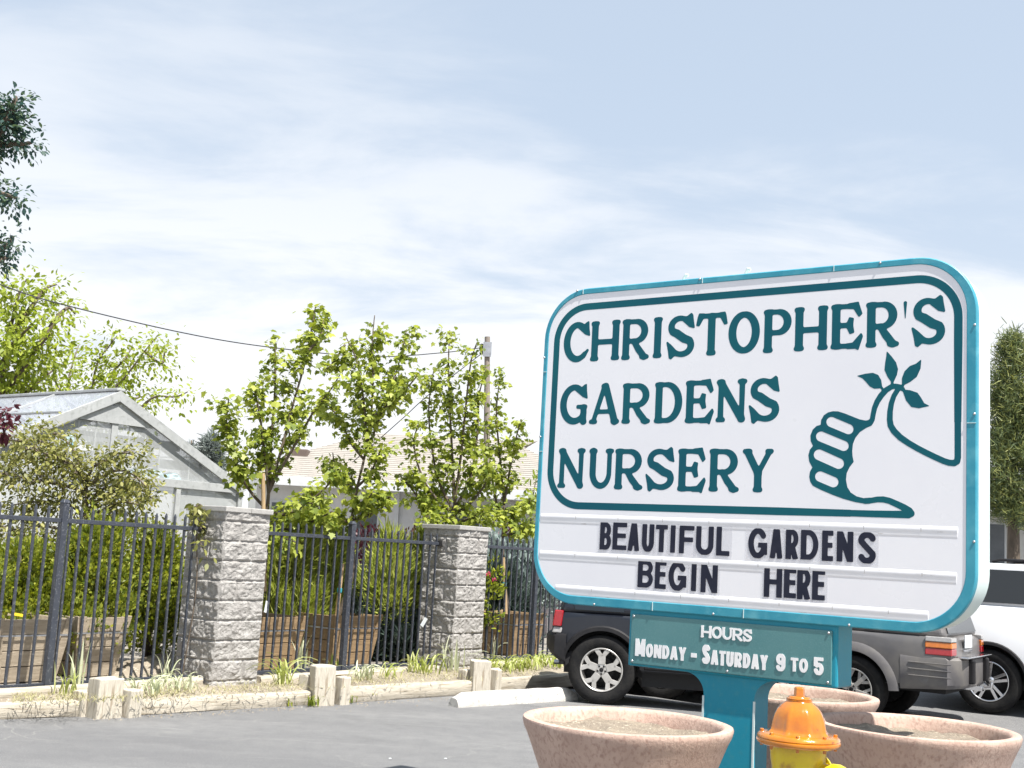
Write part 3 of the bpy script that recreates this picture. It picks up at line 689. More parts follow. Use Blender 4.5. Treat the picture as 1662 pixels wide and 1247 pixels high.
def hours_boxes():
    out = []
    # HOURS, serif
    a = uz(*pxz(Z2B, 1182, 815)); b = uz(*pxz(Z2B, 1505, 838)); v1 = uz(*pxz(Z2B, 1343, 788))[1]; v0 = uz(*pxz(Z2B, 1343, 862))[1]
    ws = [1.06, 1.0, .98, 1.0, .84]; x = a[0]; tot = sum(ws)+4*.07; s = (b[0]-a[0])/tot
    for ch, w in zip('HOURS', ws): out.append((ch, 'serif', (x, x+w*s, v0, v1))); x += (w+.07)*s
    def word(first, rest, x0, x1, yt, yb, zz, wf, wr, small=.76):
        u0 = uz(*pxz(zz, x0, (yt+yb)/2))[0]; u1 = uz(*pxz(zz, x1, (yt+yb)/2))[0]; xm = (x0+x1)/2
        v0 = uz(*pxz(zz, xm, yb))[1]; v1 = uz(*pxz(zz, xm, yt))[1]
        tot = sum(wf)+sum(wr)+.07*(len(wf)+len(wr)-1); s = (u1-u0)/tot; x = u0
        for ch, w in zip(first, wf): out.append((ch, 'sans', (x, x+w*s, v0, v1))); x += (w+.07)*s
        for ch, w in zip(rest, wr): out.append((ch, 'sans', (x, x+w*s, v0, v0+(v1-v0)*small))); x += (w+.07)*s
    word('M', 'ONDAY', 758, 1085, 872, 985, Z2B, [.80], [.58, .60, .56, .60, .58])
    u0 = uz(*pxz(Z2B, 1116, 963))[0]; u1 = uz(*pxz(Z2B, 1152, 967))[0]; v = uz(*pxz(Z2B, 1134, 965))[1]; out.append(('-', 'sans', (u0, u1, v-.013, v+.013)))
    word('S', 'ATURDAY', 1187, 1610, 915, 1040, Z2B, [.62], [.60, .48, .56, .58, .56, .60, .58])
    word('9', '', 208, 260, 905, 1003, Z3B, [1], [])
    word('', 'TO', 290, 387, 906, 1008, Z3B, [], [.5, .58])
    word('5', '', 420, 475, 925, 1025, Z3B, [1], [])
    return out
def field_emblem(X, Y):
    """the green-thumb hand that grows out of the border line; X, Y in the traced drawing's own units"""
    f = None; r = 21
    def U(d, k=6):
        nonlocal f
        f = d if f is None else smin(f, d, k)
    U(sd_caps(X, Y, [(1143, 500), (1143, 760), (1138, 786), (1118, 798), (1085, 796), (1050, 785), (990, 758), (930, 729), (870, 698), (810, 663), (755, 625), (712, 582), (690, 545), (684, 505), (686, 450), (695, 395), (712, 345), (742, 296)], [22, 22, 22, 22, 21, 21, 21, 21, 21, 21, 22, 22, 21, 20, 19, 18, 17, 17]))
    U(sd_caps(X, Y, [(772, 300), (752, 284), (722, 279), (694, 284), (660, 305), (626, 342), (600, 382), (582, 425), (572, 470), (566, 505), (548, 528)], [15, 17, 17, 18, 19, 20, 19, 18, 17, 17, 18]))
    hand = [(566, 497), (545, 508), (520, 512), (480, 504), (430, 484), (380, 464), (335, 450), (300, 449), (268, 457), (240, 476), (222, 508), (219, 540), (190, 549), (165, 573), (150, 612), (152, 650), (167, 682), (146, 708), (136, 745), (142, 788), (163, 827), (147, 855), (142, 890), (148, 922), (165, 950), (220, 978), (290, 1008), (370, 1038), (450, 1060), (520, 1072), (552, 1070), (552, 1033), (510, 1036), (460, 1023), (420, 997), (397, 960), (388, 910), (393, 865), (412, 825), (440, 789), (432, 752), (430, 715), (435, 668), (452, 626), (482, 588), (525, 560), (560, 545), (574, 522)]
    h = sd_poly(X, Y, hand)-1
    for a, b, q in (((291, 521), (405, 569), 34), ((221, 619), (373, 682), 34), ((208, 742), (339, 801), 36), ((216, 889), (303, 926), 35)):
        h = np.maximum(h, -sd_caps(X, Y, [a, b], q))
    U(h)
    U(sd_caps(X, Y, [(520, 1053), (560, 1050), (600, 1043), (640, 1043), (680, 1052), (730, 1074), (780, 1098), (815, 1120), (828, 1138)], [19, 19, 20, 21, 21, 22, 23, 24, 24]))
    U(sd_caps(X, Y, [(400, 1135), (560, 1140), (700, 1143), (810, 1145)], [22, 23, 24, 26]), 4)
    lv = [[(467, 210), (520, 197), (570, 191), (605, 205), (625, 240), (632, 292), (580, 295), (550, 280), (525, 250), (500, 225)],
          [(665, 47), (695, 80), (725, 120), (738, 165), (730, 205), (703, 262), (670, 215), (650, 170), (655, 120), (662, 80)],
          [(895, 102), (890, 160), (865, 215), (820, 250), (768, 276), (768, 225), (785, 180), (820, 145), (860, 130)],
          [(948, 412), (880, 427), (830, 418), (795, 375), (770, 303), (820, 308), (870, 325), (895, 360), (915, 395)]]
    for q in lv: U(sd_poly(X, Y, q)-2, 3)
    U(sd_caps(X, Y, [(700, 258), (704, 280)], 9), 6); U(sd_caps(X, Y, [(772, 275), (760, 288)], 9), 6); U(sd_caps(X, Y, [(630, 290), (640, 312)], 8), 6)
    return f

# ------------------------------------------------------------------ the sign
PS = Vector((1.54387618, 7.4, 0))+Vector((0.8131, -0.58212, 0))*(-UC)
SA = math.atan2(-.58212297, .81310076)
sign = thing('nursery_sign', 'large white nursery sign with teal frame and lettering on a teal post between planters', 'sign', (PS.x, PS.y, 0), SA)
X0, X1, ZB, ZT = -1.4495, 1.4495, 1.388, 3.516      # outer outline of the cabinet
def rrect(x0, x1, z0, z1, r, n=14):
    pts = []
    for cx, cz, a0 in ((x1-r, z1-r, 0), (x0+r, z1-r, 90), (x0+r, z0+r, 180), (x1-r, z0+r, 270)):
        pts += [(cx+r*math.cos(math.radians(a0+90*i/n)), cz+r*math.sin(math.radians(a0+90*i/n))) for i in range(n+1)]
    return pts
def loft(mb, rings, closed_first=False, closed_last=False):
    n = len(rings[0]); o = len(mb.v)
    for R in rings: mb.v += [tuple(p) for p in R]
    for i in range(len(rings)-1):
        for k in range(n):
            k2 = (k+1) % n; mb.f.append((o+i*n+k, o+i*n+k2, o+(i+1)*n+k2, o+(i+1)*n+k))
    if closed_first: mb.f.append(tuple(o+k for k in range(n)))
    if closed_last: mb.f.append(tuple(o+(len(rings)-1)*n+k for k in range(n)))
RO = .34
def ring(x0, x1, z0, z1, r, y): return [(p[0], y, p[1]) for p in rrect(x0, x1, z0, z1, r)]
mb = MB(); i_ = .012
loft(mb, [ring(X0+i_, X1-i_, ZB+i_, ZT-i_, RO-i_, .006), ring(X0+i_, X1-i_, ZB+i_, ZT-i_, RO-i_, .318)], True, True)
mb.build('cabinet', M['cabinet_pale'], sign, smooth=True)
fx0, fx1, fz0, fz1 = X0+.034, X1-.056, ZB+.058, ZT-.040   # inner edge of the frame
mb = MB()
loft(mb, [ring(X0, X1, ZB, ZT, RO, .035), ring(X0, X1, ZB, ZT, RO, -.004), ring(X0+.006, X1-.006, ZB+.006, ZT-.006, RO-.006, -.010),
          ring(fx0-.004, fx1+.004, fz0-.004, fz1+.004, RO-.045, -.010), ring(fx0, fx1, fz0, fz1, RO-.048, -.006), ring(fx0, fx1, fz0, fz1, RO-.048, .004)])
mb.build('frame', M['frame_paint'], sign, smooth=True)
mb = MB(); loft(mb, [ring(X0-.002, X1+.002, ZB-.002, ZT+.002, RO, .040), ring(X0-.002, X1+.002, ZB-.002, ZT+.002, RO, .052)]); mb.build('frame_edge', M['cabinet_pale'], sign, smooth=True)
# face: a very slightly pillowed sheet of white acrylic
FY = -.0045
mb = MB(); rings = []
for k, s in enumerate((0, .02, .06, .14, .3, .6)):
    q = ring(fx0-.003+s, fx1+.003-s, fz0-.003+s, fz1+.003-s, max(.02, RO-.046-s), FY); rings.append(q)
loft(mb, rings, False, True)
mb.build('face_panel', M['sign_white'], sign)
# seams and screws on the frame
mb = MB()
for (x, z, vert) in ((X0+.30, ZT-.02, 1), (-.25, ZT-.02, 1), (.62, ZT-.02, 1), (X0+.017, 2.40, 0), (X1-.028, 2.55, 0), (-.52, ZB+.029, 1), (.10, ZB+.029, 1), (X0+.017, 2.95, 0)):
    if vert: mb.box((x, -.0115, z), (.0035, .004, .036 if z > 2 else .054))
    else: mb.box((x, -.0115, z), (.03 if x < 0 else .05, .004, .0035))
mb.build('frame_seams', M['cabinet_pale'], sign)
for (x, z) in ((X0+.25, ZT-.012), (-.27, ZT-.010), (.9, ZT-.012), (X1-.012, 3.1), (X1-.012, 2.6), (X1-.012, 1.9), (X0+.008, 3.05), (X0+.008, 2.5), (-.95, ZB+.012), (-.1, ZB+.012), (.75, ZB+.012)):
    MB().lathe([(.0001, -.016), (.006, -.0155), (.008, -.010)], 10, (x, 0, z), axis='y').build('screw', M['steel'], sign, smooth=2)
for x in (-.44, .0):
    mb = MB(); mb.tube([(x, .10, ZT-.015), (x, .10, ZT+.035), (x+.012, .10, ZT+.055), (x+.03, .10, ZT+.05)], .011, 6); mb.build('lifting_hook', M['cabinet_pale'], sign, smooth=True)
# lettering and emblem, 3 mm cut vinyl on the face
LY, LT = FY-.0003, .0003
for ln, nm in zip(TITLE, ('CHRISTOPHER\'S', 'GARDENS', 'NURSERY')):
    mb = MB(); rows = [gbox(Z8, *b) for ch, *b in ln if ch != "'"]
    z0m = sum(r[2] for r in rows)/len(rows); z1m = sum(r[3] for r in rows)/len(rows)
    for ch, *b in ln:
        bx = gbox(Z8, *b); bx = bx if ch == "'" else (bx[0], bx[1], .5*(bx[2]+z0m), .5*(bx[3]+z1m))
        put_glyph(mb, ch, bx, 'serif', LY, LT, bold=.0 if ch == "'" else .013)
    o = mb.build('lettering', M['letter_teal'], sign); o['label'] = 'teal serif letters reading '+nm
mb = MB()
gx = np.arange(110, 985, 5.0); gy = np.arange(25, 1190, 5.0); gx2 = np.arange(360, 1190, 5.0)
Xg, Yg = np.meshgrid(np.arange(105, 1190, 4.5), np.arange(25, 1185, 4.5))
fe = field_emblem(Xg, Yg)
def em3(x, y, k):
    u, v = uz(*pxz(Z1B, x, y)); return (u, LY-k, v)
sheet(mb, fe, Xg, Yg, em3, LT)
# border line that runs on into the emblem
ptip = uz(*pxz(Z1B, 420, 1136)); pr = uz(*pxz(Z1B, 1143, 520))
bl, bt = uz(900.3, 640)[0], 3.388
bl_bot = uz(1200, 829)[1]; wv = .0235
n_ = 16; R1 = .235
path = [(ptip[0], ptip[1]), (ptip[0]-.45, ptip[1])]
zb_ = ptip[1]
path += [(bl+R1+.0, zb_)]+[(bl+R1-R1*math.sin(math.radians(90*i/n_)), zb_+R1-R1*math.cos(math.radians(90*i/n_))) for i in range(1, n_+1)]
path += [(bl+R1-R1*math.cos(math.radians(90*i/n_)), bt-R1+R1*math.sin(math.radians(90*i/n_))) for i in range(n_+1)]
path += [(pr[0]-R1+R1*math.sin(math.radians(90*i/n_)), bt-R1+R1*math.cos(math.radians(90*i/n_))) for i in range(n_+1)]
path += [(pr[0], pr[1]+.45), (pr[0], pr[1])]
P_ = [Vector((p[0], 0, p[1])) for p in path]; o0 = len(mb.v)
for i, p in enumerate(P_):
    t = (P_[min(i+1, len(P_)-1)]-P_[max(i-1, 0)]).normalized(); nrm = Vector((-t.z, 0, t.x))
    for sgn in (-1, 1):
        q = p+nrm*(.0203 if i == 0 else .0192 if i == len(P_)-1 else wv)*sgn; mb.v += [(q.x, LY-LT*.6, q.z), (q.x, LY, q.z)]
for i in range(len(P_)-1):
    a = o0+i*4; b = a+4; mb.f += [(a, a+2, b+2, b), (a, b, b+1, a+1), (a+2, a+3, b+3, b+2)]
o = mb.build('emblem', M['letter_teal'], sign); o['label'] = 'teal border line turning into a thumbs-up hand with four leaves sprouting from the thumb'
# letter tracks and the loose message letters
def trk(zc, x0, x1, label=None):
    mb = MB(); prof = [(FY-a, b) for a, b in ((0, -.032), (.0008, -.030), (.0016, -.020), (.002, -.008), (.0028, -.002), (.0044, .006), (.005, .013), (.0044, .021), (.0026, .028), (.001, .031), (0, .033))]
    n = len(prof)
    for x in (x0, x1): mb.v += [(x, y, zc+z) for y, z in prof]
    mb.f += [(i, i+1, n+i+1, n+i) for i in range(n-1)]+[tuple(range(n)), tuple(range(2*n-1, n-1, -1))]
    x = x0+.28
    mb.build('letter_track', M['track_white'], sign, smooth=True)
    mb = MB()
    while x < x1-.1: mb.box((x, FY-.0049, zc+.012), (.0025, .0012, .022)); x += .325
    mb.build('track_joint', M['capstone'], sign)
trk(1.945, fx0+.012, fx1-.045); trk(1.697, fx0+.02, fx1-.05); trk(1.478, fx0+.16, fx1-.20)
ZZ = dict(Z2B=Z2B, Z3B=Z3B)
words = ['BEAUTIFUL']*9+['GARDENS']*7+['BEGIN']*5+['HERE']*4
for (zn, ch, *b), wd in zip(MARQ, words):
    bx = gbox(ZZ[zn], *b); row1 = bx[2] > 1.68
    z0, z1 = bx[2], bx[3]
    mb = MB(); put_glyph(mb, ch, (bx[0], bx[1], z0, z1), 'sans', FY-.0022, .0006, t=.100, n=46)
    o = mb.build('message_letter', M['letter_black'], sign); o['label'] = 'black changeable letter %s of the word %s' % (ch, wd)
    t_ = MB(); t_.box2((bx[0]-.016, FY-.0020, z0-.012), (bx[1]+.016, FY-.0008, z1+.012)); t_.build('clear_tile', M['clear_tile'], o)
# hours box below, on the post
hx0, hx1, hz0, hz1 = -.695, .678, 1.035, 1.372
MB().box2((hx0, .012, hz0), (hx1, .255, hz1+.03)).build('hours_box', M['teal_paint'], sign, bevel=.012)
MB().box2((hx0+.022, -.002, hz0+.016), (hx1-.030, .013, hz1-.012)).build('hours_panel', M['hours_green'], sign, bevel=.004)
mb = MB()
for ch, st, bx in hours_boxes(): put_glyph(mb, ch, bx, st, -.0028, .003, t=.118, n=40, bold=.035 if st == 'serif' else 0)
o = mb.build('hours_lettering', M['letter_white'], sign); o['label'] = 'raised white letters reading HOURS, MONDAY - SATURDAY 9 TO 5'
for x in (hx0+.04, .0, hx1-.05):
    for z in ((hz0+.032,) if x == 0 else (hz0+.032, hz1-.026)):
        MB().lathe([(.0001, -.008), (.006, -.0075), (.0085, -.002)], 10, (x, 0, z), axis='y').build('screw', M['steel'], sign, smooth=2)
# post: straight shaft that flares into the hours box
mb = MB(); hw = .166; fl = .13; poly = [(-hw, 0), (hw, 0)]
poly += [(hw+fl-fl*math.cos(math.radians(90*i/12)), hz0-fl*.95+fl*.95*math.sin(math.radians(90*i/12))) for i in range(13)]
poly += [(-(hw+fl-fl*math.cos(math.radians(90*i/12))), hz0-fl*.95+fl*.95*math.sin(math.radians(90*i/12))) for i in range(12, -1, -1)]
mb.prism(poly, .03, .235); mb.build('post', M['teal_paint'], sign, bevel=.012)
for s_ in (-1, 1):
    mb = MB(); mb.box2((s_*(hw+.0005)-.006, .026, .0), (s_*(hw+.0005)+.006, .034, hz0-fl)); mb.build('post_corner_bead', M['cabinet_pale'], sign)
MB().box2((-.28, -.06, -.05), (.28, .32, .05)).build('footing', M['concrete'], sign, bevel=.02)

# ------------------------------------------------------------------ planters
def planter(pos, label, r=.58, h=.81, seed=0):
    root = thing('bowl_planter', label, 'planter', (pos[0], pos[1], 0), seed*1.3, 'big round concrete bowl planters around the sign post')
    k_, q_ = r/.58, h/.812
    prof = [(.0001, 0), (.24, 0), (.265, .015), (.28, .06), (.33, .18), (.395, .36), (.46, .52), (.525, .67), (.555, .735), (.572, .765), (.578, .785), (.58, .797), (.576, .808), (.560, .812), (.532, .810), (.520, .803), (.512, .788), (.50, .74), (.47, .62)]
    prof = [(a*k_, b*q_) for a, b in prof]
    mb = MB(); mb.lathe([(a, b) for a, b in prof], 72, rfun=lambda a, z: 1+.004*math.sin(3*a+seed)+.002*math.sin(11*a+z*20))
    mb.build('bowl', M['planter'], root, smooth=True)
    mb = MB(); nr, ns = 16, 60
    for i in range(nr+1):
        for k in range(ns):
            a = 2*math.pi*k/ns; rr = (r*.862)*i/nr; x, y = rr*math.cos(a), rr*math.sin(a)
            z = .748*q_+.02*noise.noise((x*3, y*3, seed*2.1))+.018*noise.noise((x*13, y*13, seed))+.008*noise.noise((x*40, y*40, seed))-.01*(1-i/nr)
            mb.v.append((x, y, z))
    for i in range(nr):
        for k in range(ns):
            k2 = (k+1) % ns; mb.f.append((i*ns+k, (i+1)*ns+k, (i+1)*ns+k2, i*ns+k2))
    mb.build('soil', M['soil'], root, smooth=2)
planter((.712, 6.66), 'pinkish concrete bowl planter in front of the sign post, left of the hydrant', seed=1, r=.557, h=.858)
planter((2.355, 7.0), 'pinkish concrete bowl planter right of the hydrant, half in the shade of the sign', seed=2, r=.558, h=.872)
planter((2.07, 8.72), 'pinkish concrete bowl planter at the rear, seen between sign post and hydrant', seed=3, r=.59, h=.85)

# ------------------------------------------------------------------ fire hydrant
HY = at(1296, 1190, 5.8); HZ = .12
MB().lathe([(.0001, HZ), (.36, HZ), (.37, HZ-.01), (.37, -.03)], 40, (0, 0, 0)).build('hydrant_pad', M['concrete'], None, smooth=True, loc=(HY.x, HY.y, 0))
tag(bpy.data.objects['hydrant_pad'], 'low round concrete pad under the yellow hydrant', 'pad')
hyd = thing('fire_hydrant', 'yellow fire hydrant with a shiny orange bonnet, in front of the sign post', 'hydrant', (HY.x, HY.y, HZ), math.radians(8))
zt = at(1296, 1115, 5.8).z-HZ          # top of the operating nut
zf = at(1296, 1199, 5.8).z-HZ          # bonnet flange
mb = MB(); mb.lathe([(.0001, 0), (.17, 0), (.172, .03), (.165, .035), (.13, .036), (.122, .06), (.118, zf-.13), (.124, zf-.10), (.128, zf-.05), (.125, zf-.025)], 40); mb.build('barrel', M['hydrant_yellow'], hyd, smooth=True)
mb = MB(); Rf = .192
mb.lathe([(.10, zf-.028), (Rf-.014, zf-.028), (Rf-.004, zf-.022), (Rf, zf-.012), (Rf-.002, zf-.003), (Rf-.006, zf), (Rf-.003, zf+.004), (Rf-.006, zf+.014), (Rf-.016, zf+.021), (Rf-.034, zf+.025), (.125, zf+.030)], 56); mb.build('bonnet_flange', M['hydrant_orange'], hyd, smooth=True)
mb = MB(); zD = zf+.027; hb = zt-zD; Rd = .126
def ribs(a, z):
    t = max(0, min(1, (z-zD)/(hb*.66))); return 1+.065*max(0, math.cos(8*a))**2.5*(1-t)**.5-.012*max(0, -math.cos(8*a))
mb.lathe([(Rd*1.10, zD-.004), (Rd*1.03, zD+.008)]+[(Rd*r_, zD+hb*t) for r_, t in ((1.0, .06), (.985, .12), (.965, .2), (.94, .28), (.905, .36), (.86, .43), (.80, .50), (.72, .56), (.63, .61), (.54, .65), (.475, .68), (.455, .705))], 128, rfun=ribs)
mb.lathe([(Rd*r_, zD+hb*t) for r_, t in ((.44, .69), (.47, .70), (.475, .715), (.455, .725), (.47, .735), (.47, .75), (.40, .762), (.385, .785), (.36, .795), (.27, .80), (.01, .805))], 40)
mb.build('bonnet', M['hydrant_orange'], hyd, smooth=True)
mb = MB(); w_ = Rd*.20; mb.lathe([(w_*1.12, zD+hb*.79), (w_*1.08, zD+hb*.84), (w_, zt-.006), (w_*.85, zt), (.0001, zt)], 5); mb.build('operating_nut', M['hydrant_orange'], hyd, bevel=.003)
for k in range(8):
    a = 2*math.pi*(k+.5)/8; c = (math.cos(a)*(Rf-.026), math.sin(a)*(Rf-.026), zf+.02)
    mb = MB(); mb.lathe([(.0001, -.062), (.008, -.062), (.0085, -.045), (.005, -.044), (.005, 0), (.010, 0), (.010, .010), (.008, .013), (.0001, .013)], 6, c); mb.build('flange_bolt', M['hydrant_orange'], hyd)
for ang, rr, Lc in ((math.radians(-40), .066, .225), (math.radians(78), .062, .19), (math.radians(40), .085, .2)):
    mb = MB(); d = Vector((math.cos(ang), math.sin(ang), 0)); zc = zf-.165
    mb.tube([d*.09+Vector((0, 0, zc)), d*.15+Vector((0, 0, zc)), d*.16+Vector((0, 0, zc))], [rr*1.15, rr*.98, rr*.95], 24)
    mb.tube([d*.16+Vector((0, 0, zc)), d*(Lc-.03)+Vector((0, 0, zc)), d*(Lc-.008)+Vector((0, 0, zc)), d*Lc+Vector((0, 0, zc))], [rr*1.12, rr*1.12, rr*1.0, rr*.7], 24)
    mb.tube([d*Lc+Vector((0, 0, zc)), d*(Lc+.035)+Vector((0, 0, zc))], [.022, .019], 5)
    mb.build('hose_cap', M['hydrant_yellow'], hyd, smooth=True)

# ------------------------------------------------------------------ vehicles
M['car_dark'] = pm('car_dark', (.006, .008, .014), (.010, .012, .018), 2, .3, coat=.6, spec=.3)
M['cladding'] = pm('cladding', (.011, .011, .013), (.019, .018, .019), 5, .6, .05, 80, spec=.25)
M['car_grey'] = pm('car_grey', (.125, .12, .122), (.16, .15, .145), 2.0, .42, metal=.3, coat=.3, spots=(.20, .185, .165), spot_scale=3, spot_w=.4)
M['cladding_grey'] = pm('cladding_grey', (.10, .095, .10), (.14, .132, .13), 3, .6, .04, 60, spots=(.19, .175, .155), spot_scale=4, spot_w=.35)
M['car_white'] = pm('car_white', (.78, .79, .80), (.74, .75, .77), 1.5, .28, coat=1.0)
M['car_glass'] = pm('car_glass', (.008, .012, .016), None, rough=.05, spec=.7)
M['alloy'] = pm('alloy', (.62, .60, .57), (.50, .48, .45), 12, .38, metal=.55)
M['chrome'] = pm('chrome', (.75, .75, .76), (.66, .66, .68), 8, .12, metal=1)
M['lamp_red'] = pm('lamp_red', (.36, .008, .014), (.28, .005, .01), 30, .18, coat=.8)
M['lamp_amber'] = pm('lamp_amber', (.60, .17, .01), (.5, .13, .01), 30, .2, coat=.8)
M['lamp_clear'] = pm('lamp_clear', (.36, .35, .34), (.28, .27, .265), 40, .2, coat=.8)
M['plate_white'] = pm('plate_white', (.72, .74, .74), (.6, .64, .68), 14, .4)
M['headlamp'] = pm('headlamp', (.55, .56, .58), (.4, .4, .42), 12, .12, metal=.4, coat=.8)

def wheel(parent, x, y, r, side, style, mat_rim, wdt=.235):
    """side +1: left of the car. The outer face looks to +y*side."""
    root = bpy.data.objects.new('wheel', None); link(root, parent); root.location = (x, y, r)
    s = side; rr = r*.635; t = wdt/2
    mb = MB()
    prof = [(rr*.985, -t*.85), (rr*1.06, -t), (r*.86, -t*1.06), (r*.955, -t*.92), (r*.992, -t*.72), (r, -t*.5), (r, t*.5), (r*.992, t*.72), (r*.955, t*.92), (r*.86, t*1.06), (rr*1.06, t), (rr*.985, t*.85)]
    def tread(a, z):
        return 1+(.006 if abs(z) < t*.9 and math.sin(a*44+(2 if z > 0 else 0)) > .2 else 0)*1
    mb.lathe(prof, 176, axis='y', rfun=tread); o = mb.build('tyre', M['rubber'], root, smooth=True)
    mb = MB(); q = s*t
    mb.lathe([(rr*1.0, q*.86), (rr*1.0, q*.98), (rr*.965, q*1.0), (rr*.93, q*.93), (rr*.90, q*.55), (rr*.86, -q*.7)], 56, axis='y')
    # spokes
    hub = rr*.30; yf = q*.80
    n = {'five': 5, 'mesh': 6, 'twin': 5}[style]
    for k in range(n):
        a0 = 2*math.pi*(k+.25)/n
        def P(rad, da, yy): a = a0+da; return (rad*math.cos(a), yy, rad*math.sin(a))
        if style == 'five':
            mb.bar(P(hub*.8, 0, yf), P(rr*.62, 0, yf*.98), .030, .085, up=P(1, math.pi/2, 0))
            for sg in (-1, 1): mb.bar(P(rr*.56, 0, yf*.98), P(rr*.95, sg*.30, yf*1.02), .028, .050, up=P(1, math.pi/2, 0))
            for sg in (-1, 1): mb.bar(P(rr*.88, sg*.16, yf*.90), P(rr*.60, 0, yf*.90), .022, .022, up=P(1, math.pi/2, 0))
        elif style == 'mesh':
            mb.bar(P(hub*.7, 0, yf), P(rr*.95, 0, yf), .03, .052, up=P(1, math.pi/2, 0))
            for sg in (-1, 1): mb.bar(P(rr*.50, 0, yf*.97), P(rr*.95, sg*.36, yf), .024, .036, up=P(1, math.pi/2, 0))
        else:
            for sg in (-1, 1): mb.bar(P(hub*.7, sg*.30, yf), P(rr*.96, sg*.17, yf*1.02), .028, .040, up=P(1, math.pi/2, 0))
    mb.lathe([(.0001, yf+s*.010), (hub*.55, yf+s*.012), (hub*.95, yf+s*.004), (hub*1.05, yf-s*.02), (hub, -q*.3)], 28, axis='y')
    mb.build('rim', mat_rim, root, smooth=False, bevel=.003)
    mb = MB(); mb.lathe([(.0001, -q*.75), (rr*.97, -q*.75), (rr*.97, -q*.6), (.0001, -q*.1)], 32, axis='y'); mb.lathe([(.0001, q*.05), (rr*.55, q*.05), (rr*.55, q*.15), (.0001, q*.15)], 28, axis='y'); mb.build('brake', M['black'], root)
    mb = MB()
    for k in range(5):
        a = 2*math.pi*(k+.75)/5; mb.lathe([(.013, yf+s*.002), (.013, yf+s*.014), (.009, yf+s*.018), (.0001, yf+s*.014)], 8, (hub*.62*math.cos(a), 0, hub*.62*math.sin(a)), axis='y')
    mb.lathe([(hub*.33, yf+s*.010), (hub*.33, yf+s*.020), (.0001, yf+s*.024)], 20, axis='y'); mb.build('wheel_nuts', M['cladding'], root)
    return root

